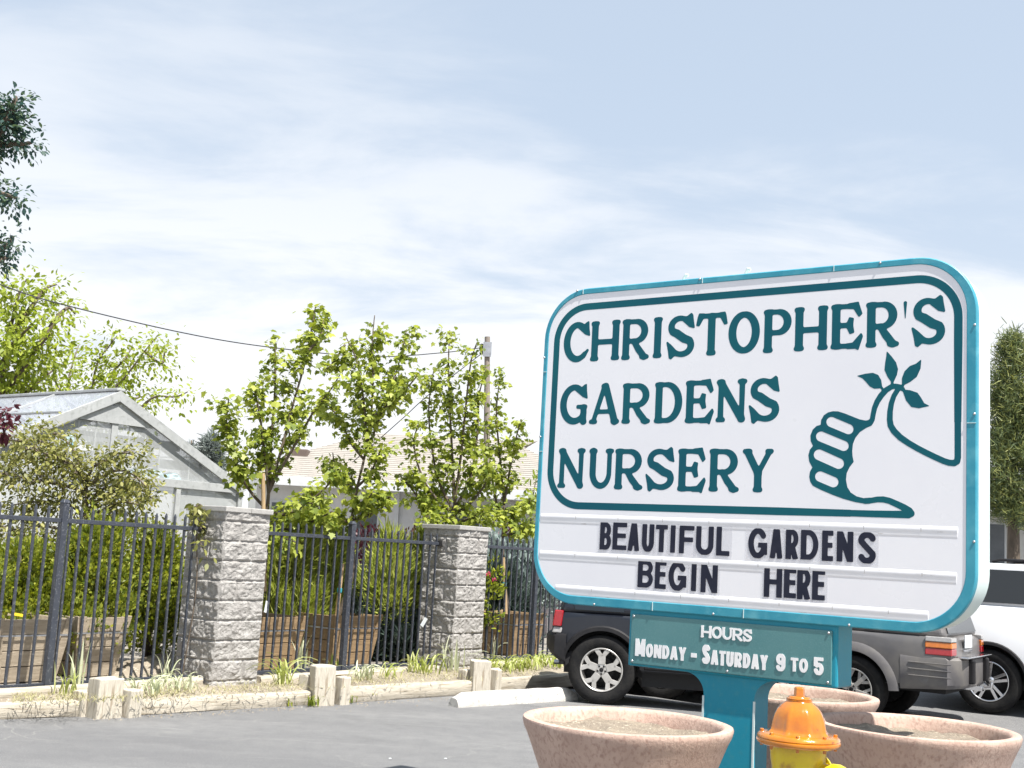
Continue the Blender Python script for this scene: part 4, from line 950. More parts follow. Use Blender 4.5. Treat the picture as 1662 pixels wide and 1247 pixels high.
def suv(name, label, cat, pos, az, c):
    """pos: ground point under the named rear wheel (c['ref'] = +1 left, -1 right); az: heading"""
    f = Vector((math.sin(az), math.cos(az), 0)); left = Vector((-f.y, f.x, 0)); hw, r, wb = c['hw'], c['r'], c['wb']
    base = Vector(pos)-left*(c['ref']*(hw-.13))
    root = thing(name, label, cat, base, math.atan2(f.y, f.x))
    xr, xf, zs, zb, zh, zr = -c['ro'], wb+c['fo'], c['sill'], c['belt'], c['hood'], c['roof']
    xw = wb-.55+c.get('xw', 0)           # windscreen base
    ra = r+c.get('gap', .075)
    xs = sorted(set([xr+(xf-xr)*i/84 for i in range(85)]+[a+ra*math.cos(math.radians(k*7.5)) for a in (0, wb) for k in range(25)]))
    def lower(x):
        z = zs+.10*max(0, (x-(xf-.5))/.5)**1.5+c.get('rear_up', .10)*max(0, ((xr+.45)-x)/.45)**1.5
        for a in (0, wb):
            if abs(x-a) < ra: z = max(z, r+math.sqrt(max(0, ra*ra-(x-a)**2)))
        return z
    def upper(x):
        if x > xw: return zb+(zh-zb)*min(1, ((x-xw)/.35))-.10*max(0, (x-(xf-.55))/.55)**2
        return zb-.05*max(0, ((xr+.12)-x)/.12)**2
    def half(x, z):
        e = max(0, (x-(xf-.55))/.55); e2 = max(0, ((xr+.35)-x)/.35)
        k = 1-.20*e**2.4-.085*e2**2.6
        t = (z-.72)/.5
        return hw*k*(1-.055*t*t*(1 if t > 0 else .6))
    nr = 12; mb = MB(); nxs = len(xs)
    for sg in (1, -1):
        for x in xs:
            lo, up = lower(x), upper(x)
            for j in range(nr+1):
                t = j/nr; z = lo+(up-lo)*t; y = half(x, z)
                if t > .9: y -= .02*((t-.9)/.1)**2
                mb.v.append((x, sg*y, z))
    for s_ in (0, 1):
        o = s_*nxs*(nr+1)
        for i in range(nxs-1):
            for j in range(nr):
                a = o+i*(nr+1)+j; mb.f.append((a, a+nr+1, a+nr+2, a+1) if s_ else (a, a+1, a+nr+2, a+nr+1))
    R0 = nxs*(nr+1)
    for i in range(nxs-1):            # top
        a = i*(nr+1)+nr; b = (i+1)*(nr+1)+nr; m1 = len(mb.v)
        xm = [(mb.v[a][0], 0, mb.v[a][2]+.025), (mb.v[b][0], 0, mb.v[b][2]+.025)]; mb.v += xm
        mb.f += [(a, b, m1+1, m1), (m1, m1+1, R0+b, R0+a)]
    for i, bul in ((0, -.035), (nxs-1, .05)):      # ends
        o1 = i*(nr+1); o2 = R0+i*(nr+1); ms = []
        for j in range(nr+1):
            x, y, z = mb.v[o1+j]; k = 4; ids = [o1+j]
            for q in range(1, k): ids.append(len(mb.v)); mb.v.append((x+bul*(1-(1-2*q/k)**2)*math.sin(math.pi*min(1, max(0, j/nr))*.9+.15), y*(1-2*q/k), z+(.025*(1-(1-2*q/k)**2) if j == nr else 0)))
            ids.append(o2+j); ms.append(ids)
        for j in range(nr):
            for q in range(4): mb.f.append((ms[j][q], ms[j][q+1], ms[j+1][q+1], ms[j+1][q]))
    mb.build('body', c['mat'], root, smooth=True)
    # dark underside and wheel wells
    mb = MB(); mb.box2((xr+.12, -hw+.30, zs-.10), (xf-.15, hw-.30, zb-.06)); mb.box2((ra, -hw+.25, zs-.2), (wb-ra, hw-.25, zs)); mb.box2((ra, -hw+.07, zs-.02), (wb-ra, hw-.07, zs+.2)); mb.box2((ra+.0, -hw+.1, zs), (wb-ra, hw-.1, zb-.08)); mb.box2((xr+.1, -hw+.16, zs+.12), (-ra, hw-.16, zb-.1)); mb.box2((wb+ra, -hw+.2, zs+.1), (xf-.12, hw-.2, zh-.14))
    mb.box2((-.05, -hw+.2, r-.05), (.05, hw-.2, r+.05)); mb.box2((wb-.05, -hw+.2, r-.05), (wb+.05, hw-.2, r+.05))
    mb.build('underbody', M['black'], root)
    # cabin
    wb_, wt_ = half(xr+.8, zb)-.012, hw*.80; lean = c.get('lean', .22)
    B4 = [(xr+.05, -wb_, zb-.01), (xw+.02, -wb_, zb-.01), (xw+.02, wb_, zb-.01), (xr+.05, wb_, zb-.01)]
    T4 = [(xr+lean, -wt_, zr), (xw-.52, -wt_, zr), (xw-.52, wt_, zr), (xr+lean, wt_, zr)]
    MB().hexa(B4, T4).build('cabin', c['mat'], root, bevel=.07, seg=4)
    def onside(sg, x, z, off=.006):
        t = (z-zb)/(zr-zb); xa = B4[0][0]+(T4[0][0]-B4[0][0])*t; xb = B4[1][0]+(T4[1][0]-B4[1][0])*t
        return (xa+(xb-xa)*x, sg*(wb_+(wt_-wb_)*t+off), z)
    for sg in (1, -1):
        for (a0, a1) in c['wins']:
            zA, zB2 = zb+.04, zr-.09; q = []
            cr = .12
            for (x, z) in ((a0+.03, zA), (a1, zA), (a1, zB2), (a0, zB2), (a0, zA+.10)): q.append(onside(sg, x, z))
            mb = MB(); mb.add(q, [(0, 1, 2, 3, 4)] if sg < 0 else [(4, 3, 2, 1, 0)])
            o = mb.build('side_window', M['car_glass'], root); so = o.modifiers.new('thick', 'SOLIDIFY'); so.thickness = .008; so.offset = 0
    def onend(x0, x1, y, z, off):
        t = (z-zb)/(zr-zb); return (x0+(x1-x0)*t+off, y*(wb_+(wt_-wb_)*t), z)
    for nm, x0, x1, off in (('rear_window', B4[0][0], T4[0][0], -.008), ('windscreen', B4[1][0], T4[1][0], .008)):
        q = [onend(x0, x1, s*.88, z, off) for s, z in ((-1, zb+.05), (1, zb+.05), (1, zr-.10), (-1, zr-.10))]
        o = MB().add(q, [(0, 1, 2, 3)]).build(nm, M['car_glass'], root); so = o.modifiers.new('thick', 'SOLIDIFY'); so.thickness = .01; so.offset = 0
    for a in (0, wb):
        for sg in (1, -1): wheel(root, a, sg*(hw-.125), r, sg, c['rim'], c['rim_mat'])
    # flares
    for a in (0, wb):
        for sg in (1, -1):
            mb = MB(); ring1, n = [], 24; fw = c.get('flare', .05)
            for k in range(n+1):
                ang = math.radians(c.get('fa', 4)+(180-2*c.get('fa', 4))*k/n); ca, sa = math.cos(ang), math.sin(ang)
                for rad, o in ((ra-.015, -.03), (ra-.012, .022), (ra+fw*.6, .020), (ra+fw, -.004)):
                    x, z = a+rad*ca, r+rad*sa; mb.v.append((x, sg*(half(min(max(x, xr), xf), max(z, .4))+o), z))
            for k in range(n):
                for j in range(3): mb.f.append((k*4+j, k*4+j+1, (k+1)*4+j+1, (k+1)*4+j))
            mb.build('wheel_arch', c['flare_mat'], root, smooth=True)
    # front: grille, headlamps, bumper
    mb = MB(); mb.box2((xf-.02, -hw*.42, .62), (xf+.065, hw*.42, .86)); mb.build('grille', M['cladding'], root, bevel=.02)
    for sg in (1, -1):
        mb = MB(); mb.hexa([(xf-.20, sg*hw*.50, .66), (xf+.03, sg*hw*.46, .66), (xf-.06, sg*hw*.80, .66), (xf-.25, sg*hw*.86, .66)], [(xf-.20, sg*hw*.50, .84), (xf+.02, sg*hw*.46, .84), (xf-.07, sg*hw*.80, .84), (xf-.25, sg*hw*.86, .84)]); mb.build('headlight', M['headlamp'], root, bevel=.02)
        mb = MB(); mb.box2((xw-.75, sg*(half(xw-.7, zb)+.02), zb+.02), (xw-.60, sg*(half(xw-.7, zb)+.20), zb+.18)); mb.build('mirror', c['mat'], root, bevel=.04)
    mb = MB(); zz0, zz1 = zs+.02, .60
    def wrap(mb, x_end, sgn, depth, z0, z1, out, n=16, side=.5, slope=0):
        pts = []
        for k in range(n+1):
            t = -1+2*k/n; y = t*(hw*.99); x = x_end+sgn*(out-.16*abs(t)**4)
            pts.append((x, y))
        pts = [(x_end-sgn*side, -hw*1.005)]+pts+[(x_end-sgn*side, hw*1.005)]
        inn = [(x-sgn*depth, y*.93) for x, y in pts]
        m = len(pts); o = len(mb.v)
        for z, k in ((z0, .955), (z0+.05, 1), (z1-.03, 1), (z1, .985)):
            mb.v += [(xx if abs(yy) > hw else x_end+(xx-x_end)*1.0-(0 if k == 1 else sgn*.03), yy*(k if k < 1 else 1), z) for xx, yy in pts]
            if z < z1-.05 and slope:
                for q in range(len(mb.v)-m, len(mb.v)):
                    x_, y_, z_ = mb.v[q]; mb.v[q] = (x_, y_, z_+slope*max(0, min(1, 1-(sgn*(x_end-x_)+out)/(side+out)))**.8)
        for L_ in range(3):
            for i in range(m-1): mb.f.append((o+L_*m+i, o+L_*m+i+1, o+(L_+1)*m+i+1, o+(L_+1)*m+i))
        o2 = len(mb.v)
        mb.v += [(x, y, z1) for x, y in inn]+[(x, y, z0+slope) for x, y in inn]
        for i in range(m-1):
            mb.f.append((o+3*m+i, o+3*m+i+1, o2+i+1, o2+i)); mb.f.append((o+i, o+i+1, o2+m+i+1, o2+m+i))
    wrap(mb, xf, 1, .2, zz0, zz1, .10, side=.35); mb.build('front_bumper', c['bump_mat'], root, smooth=True)
    mb = MB(); wrap(mb, xr, -1, .2, c['rb'][0], c['rb'][1], .13, side=c.get('bside', .52), slope=c.get('rslope', .05)); rb = mb.build('rear_bumper', c['bump_mat'], root, smooth=True)
    # door seams and handles
    for sg in (1, -1):
        mb = MB()
        for xd in c['doors']:
            zt_ = [zs+.08+(zb-zs-.1)*k/8 for k in range(9)]
            for k in range(8): 
                ya, yb = half(xd, zt_[k])+.001, half(xd, zt_[k+1])+.001
                mb.add([(xd-.004, sg*ya, zt_[k]), (xd+.004, sg*ya, zt_[k]), (xd+.004, sg*yb, zt_[k+1]), (xd-.004, sg*yb, zt_[k+1])], [(0, 1, 2, 3)])
        mb.build('door_seams', M['black'], root)
        for xd in c['doors'][1:]:
            MB().box2((xd+.06, sg*(half(xd, zb-.12)-.005), zb-.14), (xd+.20, sg*(half(xd, zb-.12)+.03), zb-.105)).build('door_handle', c['trim'], root, bevel=.01)
    # side cladding
    for sg in (1, -1):
        mb = MB(); o = 0; xx = [ra+.04+(wb-2*ra-.08)*k/10 for k in range(11)]
        for x in xx:
            for z, e in ((zs+.01, .004), (zs+.03, .018), (zs+.20, .018), (zs+.23, .002)): mb.v.append((x, sg*(half(x, z)+e), z))
        for k in range(10):
            for j in range(3): mb.f.append((k*4+j, k*4+j+1, (k+1)*4+j+1, (k+1)*4+j))
        mb.build('side_cladding', c['clad'], root)
    return root, half, xr, rb

# dark vehicle, backed up to the fence
A_POS = at_ground(975, 1142); A_POS.z = gz(A_POS.x, A_POS.y)
rA, halfA, xrA, rb = suv('dark_suv', 'very dark blue parked vehicle with silver wheels and black bumper, its tail by the fence', 'car', A_POS, math.radians(100),
  dict(hw=.80, r=.40, wb=2.18, ro=.60, fo=.50, sill=.42, belt=1.04, hood=1.02, gap=.065, roof=1.70, ref=-1, mat=M['car_dark'], rim='five', rim_mat=M['alloy'], flare=.05, flare_mat=M['cladding'], bump_mat=M['cladding'], clad=M['cladding'], trim=M['cladding'],
       rb=(.42, .79), bside=.17, rslope=.17, wins=[(.06, .36), (.40, .88)], doors=[.45, 1.5], lean=.30, rear_up=.16))
for sg in (1, -1):
    y0 = halfA(xrA+.05, .93)
    mb = MB()
    def lamp(mb, z0, z1, mat, nm):
        mb = MB(); q0 = [(xrA-.035, sg*(y0-.20), z0), (xrA-.012, sg*(y0+.012), z0), (xrA+.10, sg*(y0+.040), z0), (xrA+.10, sg*(y0-.16), z0)]
        q1 = [(xrA-.015, sg*(y0-.22), z1), (xrA+.010, sg*(y0-.004), z1), (xrA+.12, sg*(y0+.024), z1), (xrA+.12, sg*(y0-.18), z1)]
        mb.hexa(q0, q1); mb.build(nm, mat, rA, bevel=.012)
    lamp(mb, .795, .868, M['lamp_clear'], 'reversing_light'); lamp(mb, .871, 1.06, M['lamp_red'], 'tail_light')
MB().box2((xrA-.03, -.22, .84), (xrA-.015, .22, .95)).build('number_plate', M['plate_white'], rA, bevel=.004)
MB().tube([(xrA+.1, .45, .36), (xrA-.12, .45, .35)], .03, 12).build('exhaust', M['steel'], rA, smooth=True)

# grey vehicle, nose to the fence
kB = 16.0
B_POS = at(1386, 1118, kB); rB_ = 52.5*kB/1980; B_POS.z -= rB_
AZB = math.radians(-56)
rB, halfB, xrB, rb = suv('grey_suv', 'dusty grey parked off-roader seen from its rear corner, under the right end of the sign', 'car', B_POS, AZB,
  dict(hw=.86, r=rB_, wb=2.70, ro=1.22, fo=.75, sill=.56, belt=1.16, hood=1.12, roof=1.80, ref=1, mat=M['car_grey'], rim='mesh', rim_mat=M['alloy'], flare=.11, flare_mat=M['cladding_grey'], bump_mat=M['cladding_grey'], clad=M['cladding_grey'], trim=M['cladding'],
       rb=(.50, .92), bside=.60, wins=[(.06, .30), (.34, .60), (.63, .90)], doors=[.42, 1.25, 2.1], lean=.26, rear_up=.14))
for sg in (1, -1):
    y0 = halfB(xrB+.1, 1.02); 
    def lampB(z0, z1, mat, nm):
        mb = MB(); mb.hexa([(xrB-.035, sg*(y0-.16), z0), (xrB-.02, sg*(y0+.022), z0), (xrB+.30, sg*(y0+.045), z0), (xrB+.30, sg*(y0-.1), z0)], [(xrB-.03, sg*(y0-.17), z1), (xrB-.015, sg*(y0+.014), z1), (xrB+.30, sg*(y0+.036), z1), (xrB+.30, sg*(y0-.11), z1)]); mb.build(nm, mat, rB, bevel=.01)
    lampB(.945, 1.03, M['lamp_red'], 'tail_light'); lampB(1.032, 1.105, M['lamp_amber'], 'turn_signal'); lampB(1.107, 1.17, M['lamp_clear'], 'reversing_light')
    for zz in (.68, .76, .84):
        MB().box2((xrB-.02, sg*(.86*1.0), zz-.008), (xrB+.50, sg*(.86*1.012), zz+.008)).build('bumper_rib', M['cladding_grey'], rB, bevel=.004)
    MB().box2((xrB-.185, sg*.36-.05, .60), (xrB-.10, sg*.36+.05, .90)).build('bumper_guard', M['cladding'], rB, bevel=.02)
MB().box2((xrB-.17, -.62, .915), (xrB-.02, .62, .935)).build('bumper_step', M['chrome'], rB, bevel=.006)
MB().box2((xrB-.06, -.02, 1.03), (xrB-.045, .32, 1.19)).build('number_plate', M['plate_white'], rB, bevel=.005)
MB().box2((xrB-.055, -.06, .985), (xrB-.035, .36, 1.01)).build('plate_lamp', M['chrome'], rB, bevel=.006)
mb = MB(); mb.box2((xrB-.20, -.05, .50), (xrB+.1, .05, .56)); mb.tube([(xrB-.20, 0, .54), (xrB-.30, 0, .55), (xrB-.30, 0, .62)], .025, 10); mb.build('tow_bar', M['chrome'], rB, smooth=True, bevel=.004)
bm_ = bmesh.new(); bmesh.ops.create_uvsphere(bm_, u_segments=16, v_segments=10, radius=.035); me = bpy.data.meshes.new('tow_ball'); bm_.to_mesh(me); bm_.free(); me.materials.append(M['chrome'])
o = bpy.data.objects.new('tow_ball', me); link(o, rB); o.location = (xrB-.30, 0, .65)

# white vehicle beyond it
kC = 17.0
C_POS = at(1606, 1105, kC); rC_ = 49.5*kC/1980; C_POS.z -= rC_
rC, halfC, xrC, rb = suv('white_suv', 'white parked vehicle with chrome wheels and dark windows, at the right edge', 'car', C_POS, math.radians(122),
  dict(hw=.94, r=rC_, wb=2.85, ro=1.02, fo=.9, sill=.42, belt=1.44, hood=1.30, roof=2.02, ref=-1, mat=M['car_white'], rim='twin', rim_mat=M['chrome'], flare=.035, flare_mat=M['cladding'], bump_mat=M['car_white'], clad=M['cladding'], trim=M['chrome'],
       rb=(.46, .95), bside=.5, wins=[(.07, .60), (.64, .92)], doors=[.55, 1.4, 2.3], lean=.34))
for sg in (1, -1):
    MB().tube([(.0, sg*.62, 2.04), (.1, sg*.64, 2.07), (1.3, sg*.64, 2.07), (1.42, sg*.62, 2.04)], .02, 8).build('roof_rail', M['cladding'], rC, smooth=True)
    y0 = halfC(xrC+.1, 1.0)
    mb = MB(); mb.hexa([(xrC-.03, sg*(y0-.2), 1.0), (xrC-.01, sg*(y0+.015), 1.0), (xrC+.2, sg*(y0+.03), 1.0), (xrC+.2, sg*(y0-.1), 1.0)], [(xrC-.02, sg*(y0-.2), 1.16), (xrC, sg*(y0+.005), 1.16), (xrC+.2, sg*(y0+.02), 1.16), (xrC+.2, sg*(y0-.1), 1.16)]); mb.build('tail_light', M['lamp_red'], rC, bevel=.01)
MB().box2((xrC+.5, -.66, 2.018), (1.6, .66, 2.026)).build('roof_panel', M['car_glass'], rC, bevel=.002)

# ------------------------------------------------------------------ foliage tools
RNG = np.random.default_rng(11)
def unit(v): return v/np.maximum(np.linalg.norm(v, axis=-1, keepdims=True), 1e-9)
SH = {
 'maple': np.array([(0, 0, 0), (.10, .16, .0), (.02, .46, -.10), (.30, .34, -.04), (.42, .56, -.12), (.60, .26, -.03), (1, 0, -.16), (.60, -.26, -.03), (.42, -.56, -.12), (.30, -.34, -.04), (.02, -.46, -.10), (.10, -.16, 0)]),
 'oval': np.array([(0, 0, 0), (.25, .20, .04), (.6, .24, .04), (1, 0, -.08), (.6, -.24, .04), (.25, -.20, .04)]),
 'sprig': np.array([(0, 0, 0), (.2, .10, 0), (.30, .34, .02), (.46, .14, 0), (.62, .30, .03), (.74, .10, 0), (1, 0, -.05), (.74, -.12, 0), (.58, -.32, .03), (.44, -.14, 0), (.28, -.28, .02), (.2, -.1, 0)]),
 'blade': np.array([(0, -.03, 0), (0, .03, 0), (.6, .03, .0), (1, 0, -.08), (.6, -.03, .0)]),
 'leaflet': np.array([(0, 0, 0), (.3, .14, .02), (.7, .13, .0), (1, 0, -.06), (.7, -.13, 0), (.3, -.14, .02)]),
}
def leaf_mesh(name, C, A, Nn, S, shape, mat, parent=None):
    sh = SH[shape]; n, k = len(C), len(sh)
    A = unit(A); side = unit(np.cross(Nn, A)); N2 = np.cross(A, side)
    S = np.asarray(S).reshape(-1, 1, 1)
    V = C[:, None, :]+S*(A[:, None, :]*sh[None, :, 0:1]+side[:, None, :]*sh[None, :, 1:2]+N2[:, None, :]*sh[None, :, 2:3])
    me = bpy.data.meshes.new(name); me.vertices.add(n*k); me.vertices.foreach_set('co', V.astype(np.float32).ravel())
    me.loops.add(n*k); me.loops.foreach_set('vertex_index', np.arange(n*k, dtype=np.int32))
    me.polygons.add(n); me.polygons.foreach_set('loop_start', np.arange(0, n*k, k, dtype=np.int32)); me.update(calc_edges=True); me.validate()
    me.materials.append(mat)
    o = bpy.data.objects.new(name, me); link(o, parent); return o
def rand_dirs(n): return unit(RNG.normal(size=(n, 3)))
def poly_sample(pts, t):
    pts = np.array(pts, float); d = np.linalg.norm(np.diff(pts, axis=0), axis=1); s = np.concatenate([[0], np.cumsum(d)])/max(d.sum(), 1e-9)
    return np.stack([np.interp(t, s, pts[:, i]) for i in range(pts.shape[1])], -1)
def smooth_pts(pts, n=14):
    P = [Vector(p) for p in pts]
    if len(P) < 3: return P
    out = []
    for i in range(len(P)-1):
        p0, p1, p2, p3 = P[max(i-1, 0)], P[i], P[i+1], P[min(i+2, len(P)-1)]
        for k in range(n//2):
            t = k/(n//2); out.append(.5*((2*p1)+(p2-p0)*t+(2*p0-5*p1+4*p2-p3)*t*t+(3*p1-p0-3*p2+p3)*t**3))
    return out+[P[-1]]
def limb_tree(name, label, cat, base, Y, trunk, limbs, leaf, mats, trunk_r=.05, group=None, depth=.5, twigs=True, limb_k=.5, thin=1.0, rk=1.0):
    """trunk and limbs are sketched as seen from the street at distance Y, every limb swings to its own depth.
    limbs: (points, radius at start, radius at tip (picture units), clusters, depth swing, start fraction of foliage)"""
    root = thing(name, label, cat, (base.x, base.y, base.z), 0, group)
    org = Vector((base.x, base.y, base.z)); mb = MB()
    W = lambda p, dy=0: at(p[0], p[1], Y+dy)-org
    tp = [Vector((0, 0, 0))]+[W(p) for p in trunk]; tp = smooth_pts(tp)
    mb.tube(tp, [trunk_r*(1-.45*i/len(tp)) for i in range(len(tp))], 10)
    CC, AA, NN, SS = [], [], [], []
    px = Y/1980.0
    for (pts, r0, r1, ncl, dy, t0) in limbs:
        m = len(pts); wp = smooth_pts([W(p, dy*(i/(m-1))**1.2 if m > 1 else 0) for i, p in enumerate(pts)])
        mb.tube(wp, [trunk_r*limb_k*(1-.85*i/len(wp))+.004 for i in range(len(wp))], 6)
        wa = np.array([tuple(p) for p in wp])
        ncl = max(2, int(ncl*thin))
        for c in range(ncl):
            t = t0+(1-t0)*((c+RNG.random())/ncl); cpt = poly_sample(wa, np.array([t]))[0]; rr = (r0+(r1-r0)*t)*px
            off = rand_dirs(1)[0]*rr*(RNG.random()**.55); off[1] *= 1.15
            off *= rk
            cc = cpt+off
            if twigs and RNG.random() < .7:
                a = poly_sample(wa, np.array([max(0, t-.05)]))[0]; mb.tube([a, (a+cc)/2+np.array([0, 0, .02]), cc], [.007, .005, .003], 4, cap=False)
            k = max(2, int(leaf['per']*(.6+.8*RNG.random())))
            q = cc+RNG.normal(size=(k, 3))*leaf['spread']*np.array([1, 1, .8])
            out = unit(q-cpt+RNG.normal(size=(k, 3))*.08)
            CC.append(q); AA.append(out*.8+np.array([0, 0, -leaf.get('droop', .45)])+RNG.normal(size=(k, 3))*.35)
            NN.append(np.array([0, 0, .9])+out*.5+RNG.normal(size=(k, 3))*.45); SS.append(leaf['size']*(.65+.7*RNG.random(k)))
    mb.build('trunk', mats[0], root, smooth=2)
    leaf_mesh('crown', np.concatenate(CC), np.concatenate(AA), np.concatenate(NN), np.concatenate(SS), leaf['shape'], mats[1], root)
    return root
def bush(name, label, base, blobs, leaf, mat, stem_mat=None, group=None, cat='shrub'):
    """blobs: (offset centre, radii, leaf count)"""
    root = thing(name, label, cat, base, 0, group)
    CC, AA, NN, SS = [], [], [], []; mb = MB()
    for (c, r, n) in blobs:
        c = np.array(c); r = np.array(r); d = rand_dirs(n)
        ph = RNG.random(3)*10
        lump = 1+.20*np.sin(d[:, 0]*5+ph[0])*np.sin(d[:, 1]*5+ph[1])+.16*np.sin(d[:, 2]*7+ph[2]+d[:, 0]*4)
        rad = (.45+.55*RNG.random(n)**.35)*lump
        q = c+d*r*rad[:, None]
        if leaf.get('tuft'):
            k = max(1, n//leaf['tuft']); cen = q[:k]; idx = RNG.integers(0, k, n); q = cen[idx]+RNG.normal(size=(n, 3))*leaf['spread']; d = d[idx]
        q[:, 2] = np.maximum(q[:, 2], .03)
        CC.append(q); AA.append(d*leaf.get('out', .8)+np.array([0, 0, leaf.get('up', .3)])+RNG.normal(size=(n, 3))*leaf.get('jit', .4))
        NN.append(d+np.array([0, 0, .3])+RNG.normal(size=(n, 3))*.6); SS.append(leaf['size']*(.6+.8*RNG.random(n)))
        for s in range(5):
            e = c+rand_dirs(1)[0]*r*.7; mb.tube([(0, 0, 0), tuple((c*.5+e*.2)), tuple(e)], [.02, .012, .005], 5)
    mb.build('stems', stem_mat or M['bark'], root, smooth=2)
    leaf_mesh('foliage', np.concatenate(CC), np.concatenate(AA), np.concatenate(NN), np.concatenate(SS), leaf['shape'], mat, root)
    return root
def blades(name, label, base, n, length, width, mat, cat='plant', group=None, spread=.06, lean=(.3, 1.0), parent=None, kind=None):
    mb = MB()
    for i in range(n):
        a = RNG.random()*2*math.pi; L = length*(.55+.6*RNG.random()); ln = lean[0]+(lean[1]-lean[0])*RNG.random(); x, y = RNG.normal(size=2)*spread
        w = width*(.7+.6*RNG.random()); d = np.array([math.cos(a), math.sin(a)]); s = np.array([-d[1], d[0]]); o = len(mb.v); k = 7
        for j in range(k+1):
            t = j/k; th = ln*t*1.9; r_ = L*(ln*.25*t+.55*t*t*ln); z = L*(t-.62*ln*t*t*t)
            ww = w*(1-t**2.2)*(.6+.4*min(1, t*4))
            for sg in (-1, 1): mb.v.append((x+d[0]*r_+s[0]*ww*sg, y+d[1]*r_+s[1]*ww*sg, max(z, .006)+(.004 if sg > 0 else 0)))
        for j in range(k): mb.f.append((o+2*j, o+2*j+1, o+2*j+3, o+2*j+2))
    o = mb.build(name, mat, parent, smooth=2); o.location = base
    return tag(o, label, cat, group, kind)

# leaf colours
M['leaf_maple'] = leafmat('leaf_maple', (.12, .17, .035), (.43, .47, .09), (.30, .35, .055), transl=.38)
M['leaf_locust'] = leafmat('leaf_locust', (.19, .25, .03), (.38, .43, .08), (.28, .34, .05), transl=.45)
M['leaf_pale'] = leafmat('leaf_pale', (.16, .22, .05), (.30, .34, .08), (.22, .29, .05))
M['leaf_dark'] = leafmat('leaf_dark', (.03, .07, .065), (.11, .16, .08), (.05, .10, .085), transl=.3)
M['leaf_hedge'] = leafmat('leaf_hedge', (.08, .12, .02), (.40, .42, .06), (.22, .26, .035), transl=.4)
M['leaf_lime'] = leafmat('leaf_lime', (.26, .32, .05), (.52, .54, .16), (.38, .43, .09), transl=.4)
M['leaf_olive'] = leafmat('leaf_olive', (.13, .14, .05), (.38, .36, .13), (.24, .25, .07), transl=.35)
M['leaf_plum'] = leafmat('leaf_plum', (.07, .012, .025), (.13, .04, .05), None, transl=.3)
M['leaf_spruce'] = leafmat('leaf_spruce', (.045, .075, .065), (.11, .15, .12), None, transl=.15)
M['leaf_silver'] = leafmat('leaf_silver', (.20, .26, .24), (.34, .40, .38), None, transl=.25)
M['leaf_hazed_spruce'] = leafmat('leaf_hazed_spruce', (.14, .17, .16), (.24, .27, .25), None, transl=.15)  # distant spruces: haze painted into the needle colour, greyer and lighter
M['leaf_pine'] = leafmat('leaf_pine', (.10, .14, .08), (.34, .35, .12), (.18, .22, .09), transl=.3)
M['leaf_strap'] = leafmat('leaf_strap', (.28, .34, .07), (.55, .56, .28), (.40, .44, .13), transl=.35)
M['leaf_strap_pale'] = leafmat('leaf_strap_pale', (.42, .46, .30), (.62, .62, .46), (.5, .53, .34), transl=.3)
M['leaf_dry'] = leafmat('leaf_dry', (.20, .20, .07), (.50, .45, .27), (.36, .33, .17), transl=.2)
M['petal_pink'] = leafmat('petal_pink', (.62, .05, .16), (.72, .12, .22), None)

# ------------------------------------------------------------------ box planters and the young maples standing in them
def box_planter(corner, size, label, mat, h=.62, taper=.09):
    """corner: the corner nearest to us; the box runs along +E and back into the yard"""
    c = corner+E*(size/2)-NRM*(size/2); root = thing('box_planter', label, 'planter box', (c.x, c.y, YZ), FA, 'wooden tree boxes behind the fence')
    a = size/2; b = a-taper; nsl = 4
    for k, (ax, sg) in enumerate((('x', -1), ('x', 1), ('y', -1), ('y', 1))):
        mb = MB()
        for i in range(nsl):
            z0, z1 = h*i/nsl+.004, h*(i+1)/nsl-.004; o0 = b+(a-b)*z0/h; o1 = b+(a-b)*z1/h; j = (i*7+k*3) % 5*.0016
            def q(o, z, inn): return [(-o, -(o-inn+j), z), (o, -(o-inn+j), z)] if ax == 'y' else [(-(o-inn+j), -o, z), (-(o-inn+j), o, z)]
            A0, A1, B0, B1 = q(o0, z0, 0), q(o1, z1, 0), q(o0, z0, .022), q(o1, z1, .022)
            P = [A0[0], A0[1], B0[1], B0[0]]; Q = [A1[0], A1[1], B1[1], B1[0]]
            if sg > 0:
                f = (lambda p: (p[0], -p[1], p[2])) if ax == 'y' else (lambda p: (-p[0], p[1], p[2])); P = [f(p) for p in P]; Q = [f(p) for p in Q]
            mb.hexa(P, Q)
        mb.build('side_panel', mat, root, bevel=.004)
    for sx in (-1, 1):
        for sy in (-1, 1):
            for ax in (0, 1):
                mb = MB(); w = .075
                if ax: P = [(sx*b, sy*(b+.001), 0), (sx*(b-w), sy*(b+.001), 0), (sx*(b-w), sy*(b+.02), 0), (sx*b, sy*(b+.02), 0)]; Q = [(sx*a, sy*(a+.001), h+.01), (sx*(a-w), sy*(a+.001), h+.01), (sx*(a-w), sy*(a+.02), h+.01), (sx*a, sy*(a+.02), h+.01)]
                else: P = [(sx*(b+.001), sy*b, 0), (sx*(b+.001), sy*(b-w), 0), (sx*(b+.02), sy*(b-w), 0), (sx*(b+.02), sy*b, 0)]; Q = [(sx*(a+.001), sy*a, h+.01), (sx*(a+.001), sy*(a-w), h+.01), (sx*(a+.02), sy*(a-w), h+.01), (sx*(a+.02), sy*a, h+.01)]
                mb.hexa(P, Q); mb.build('corner_batten', mat, root, bevel=.003)
    o_ = b+(a-b)*.74+.023; mb = MB()
    pts = [(-o_, -o_), (o_, -o_), (o_, o_), (-o_, o_), (-o_, -o_)]
    for (x0, y0), (x1, y1) in zip(pts, pts[1:]): mb.bar((x0, y0, h*.74), (x1, y1, h*.74), .004, .016)
    mb.build('steel_band', M['steel'], root)
    MB().box2((-a+.05, -a+.05, h-.12), (a-.05, a-.05, h-.07)).build('soil', M['soil'], root)
    return c
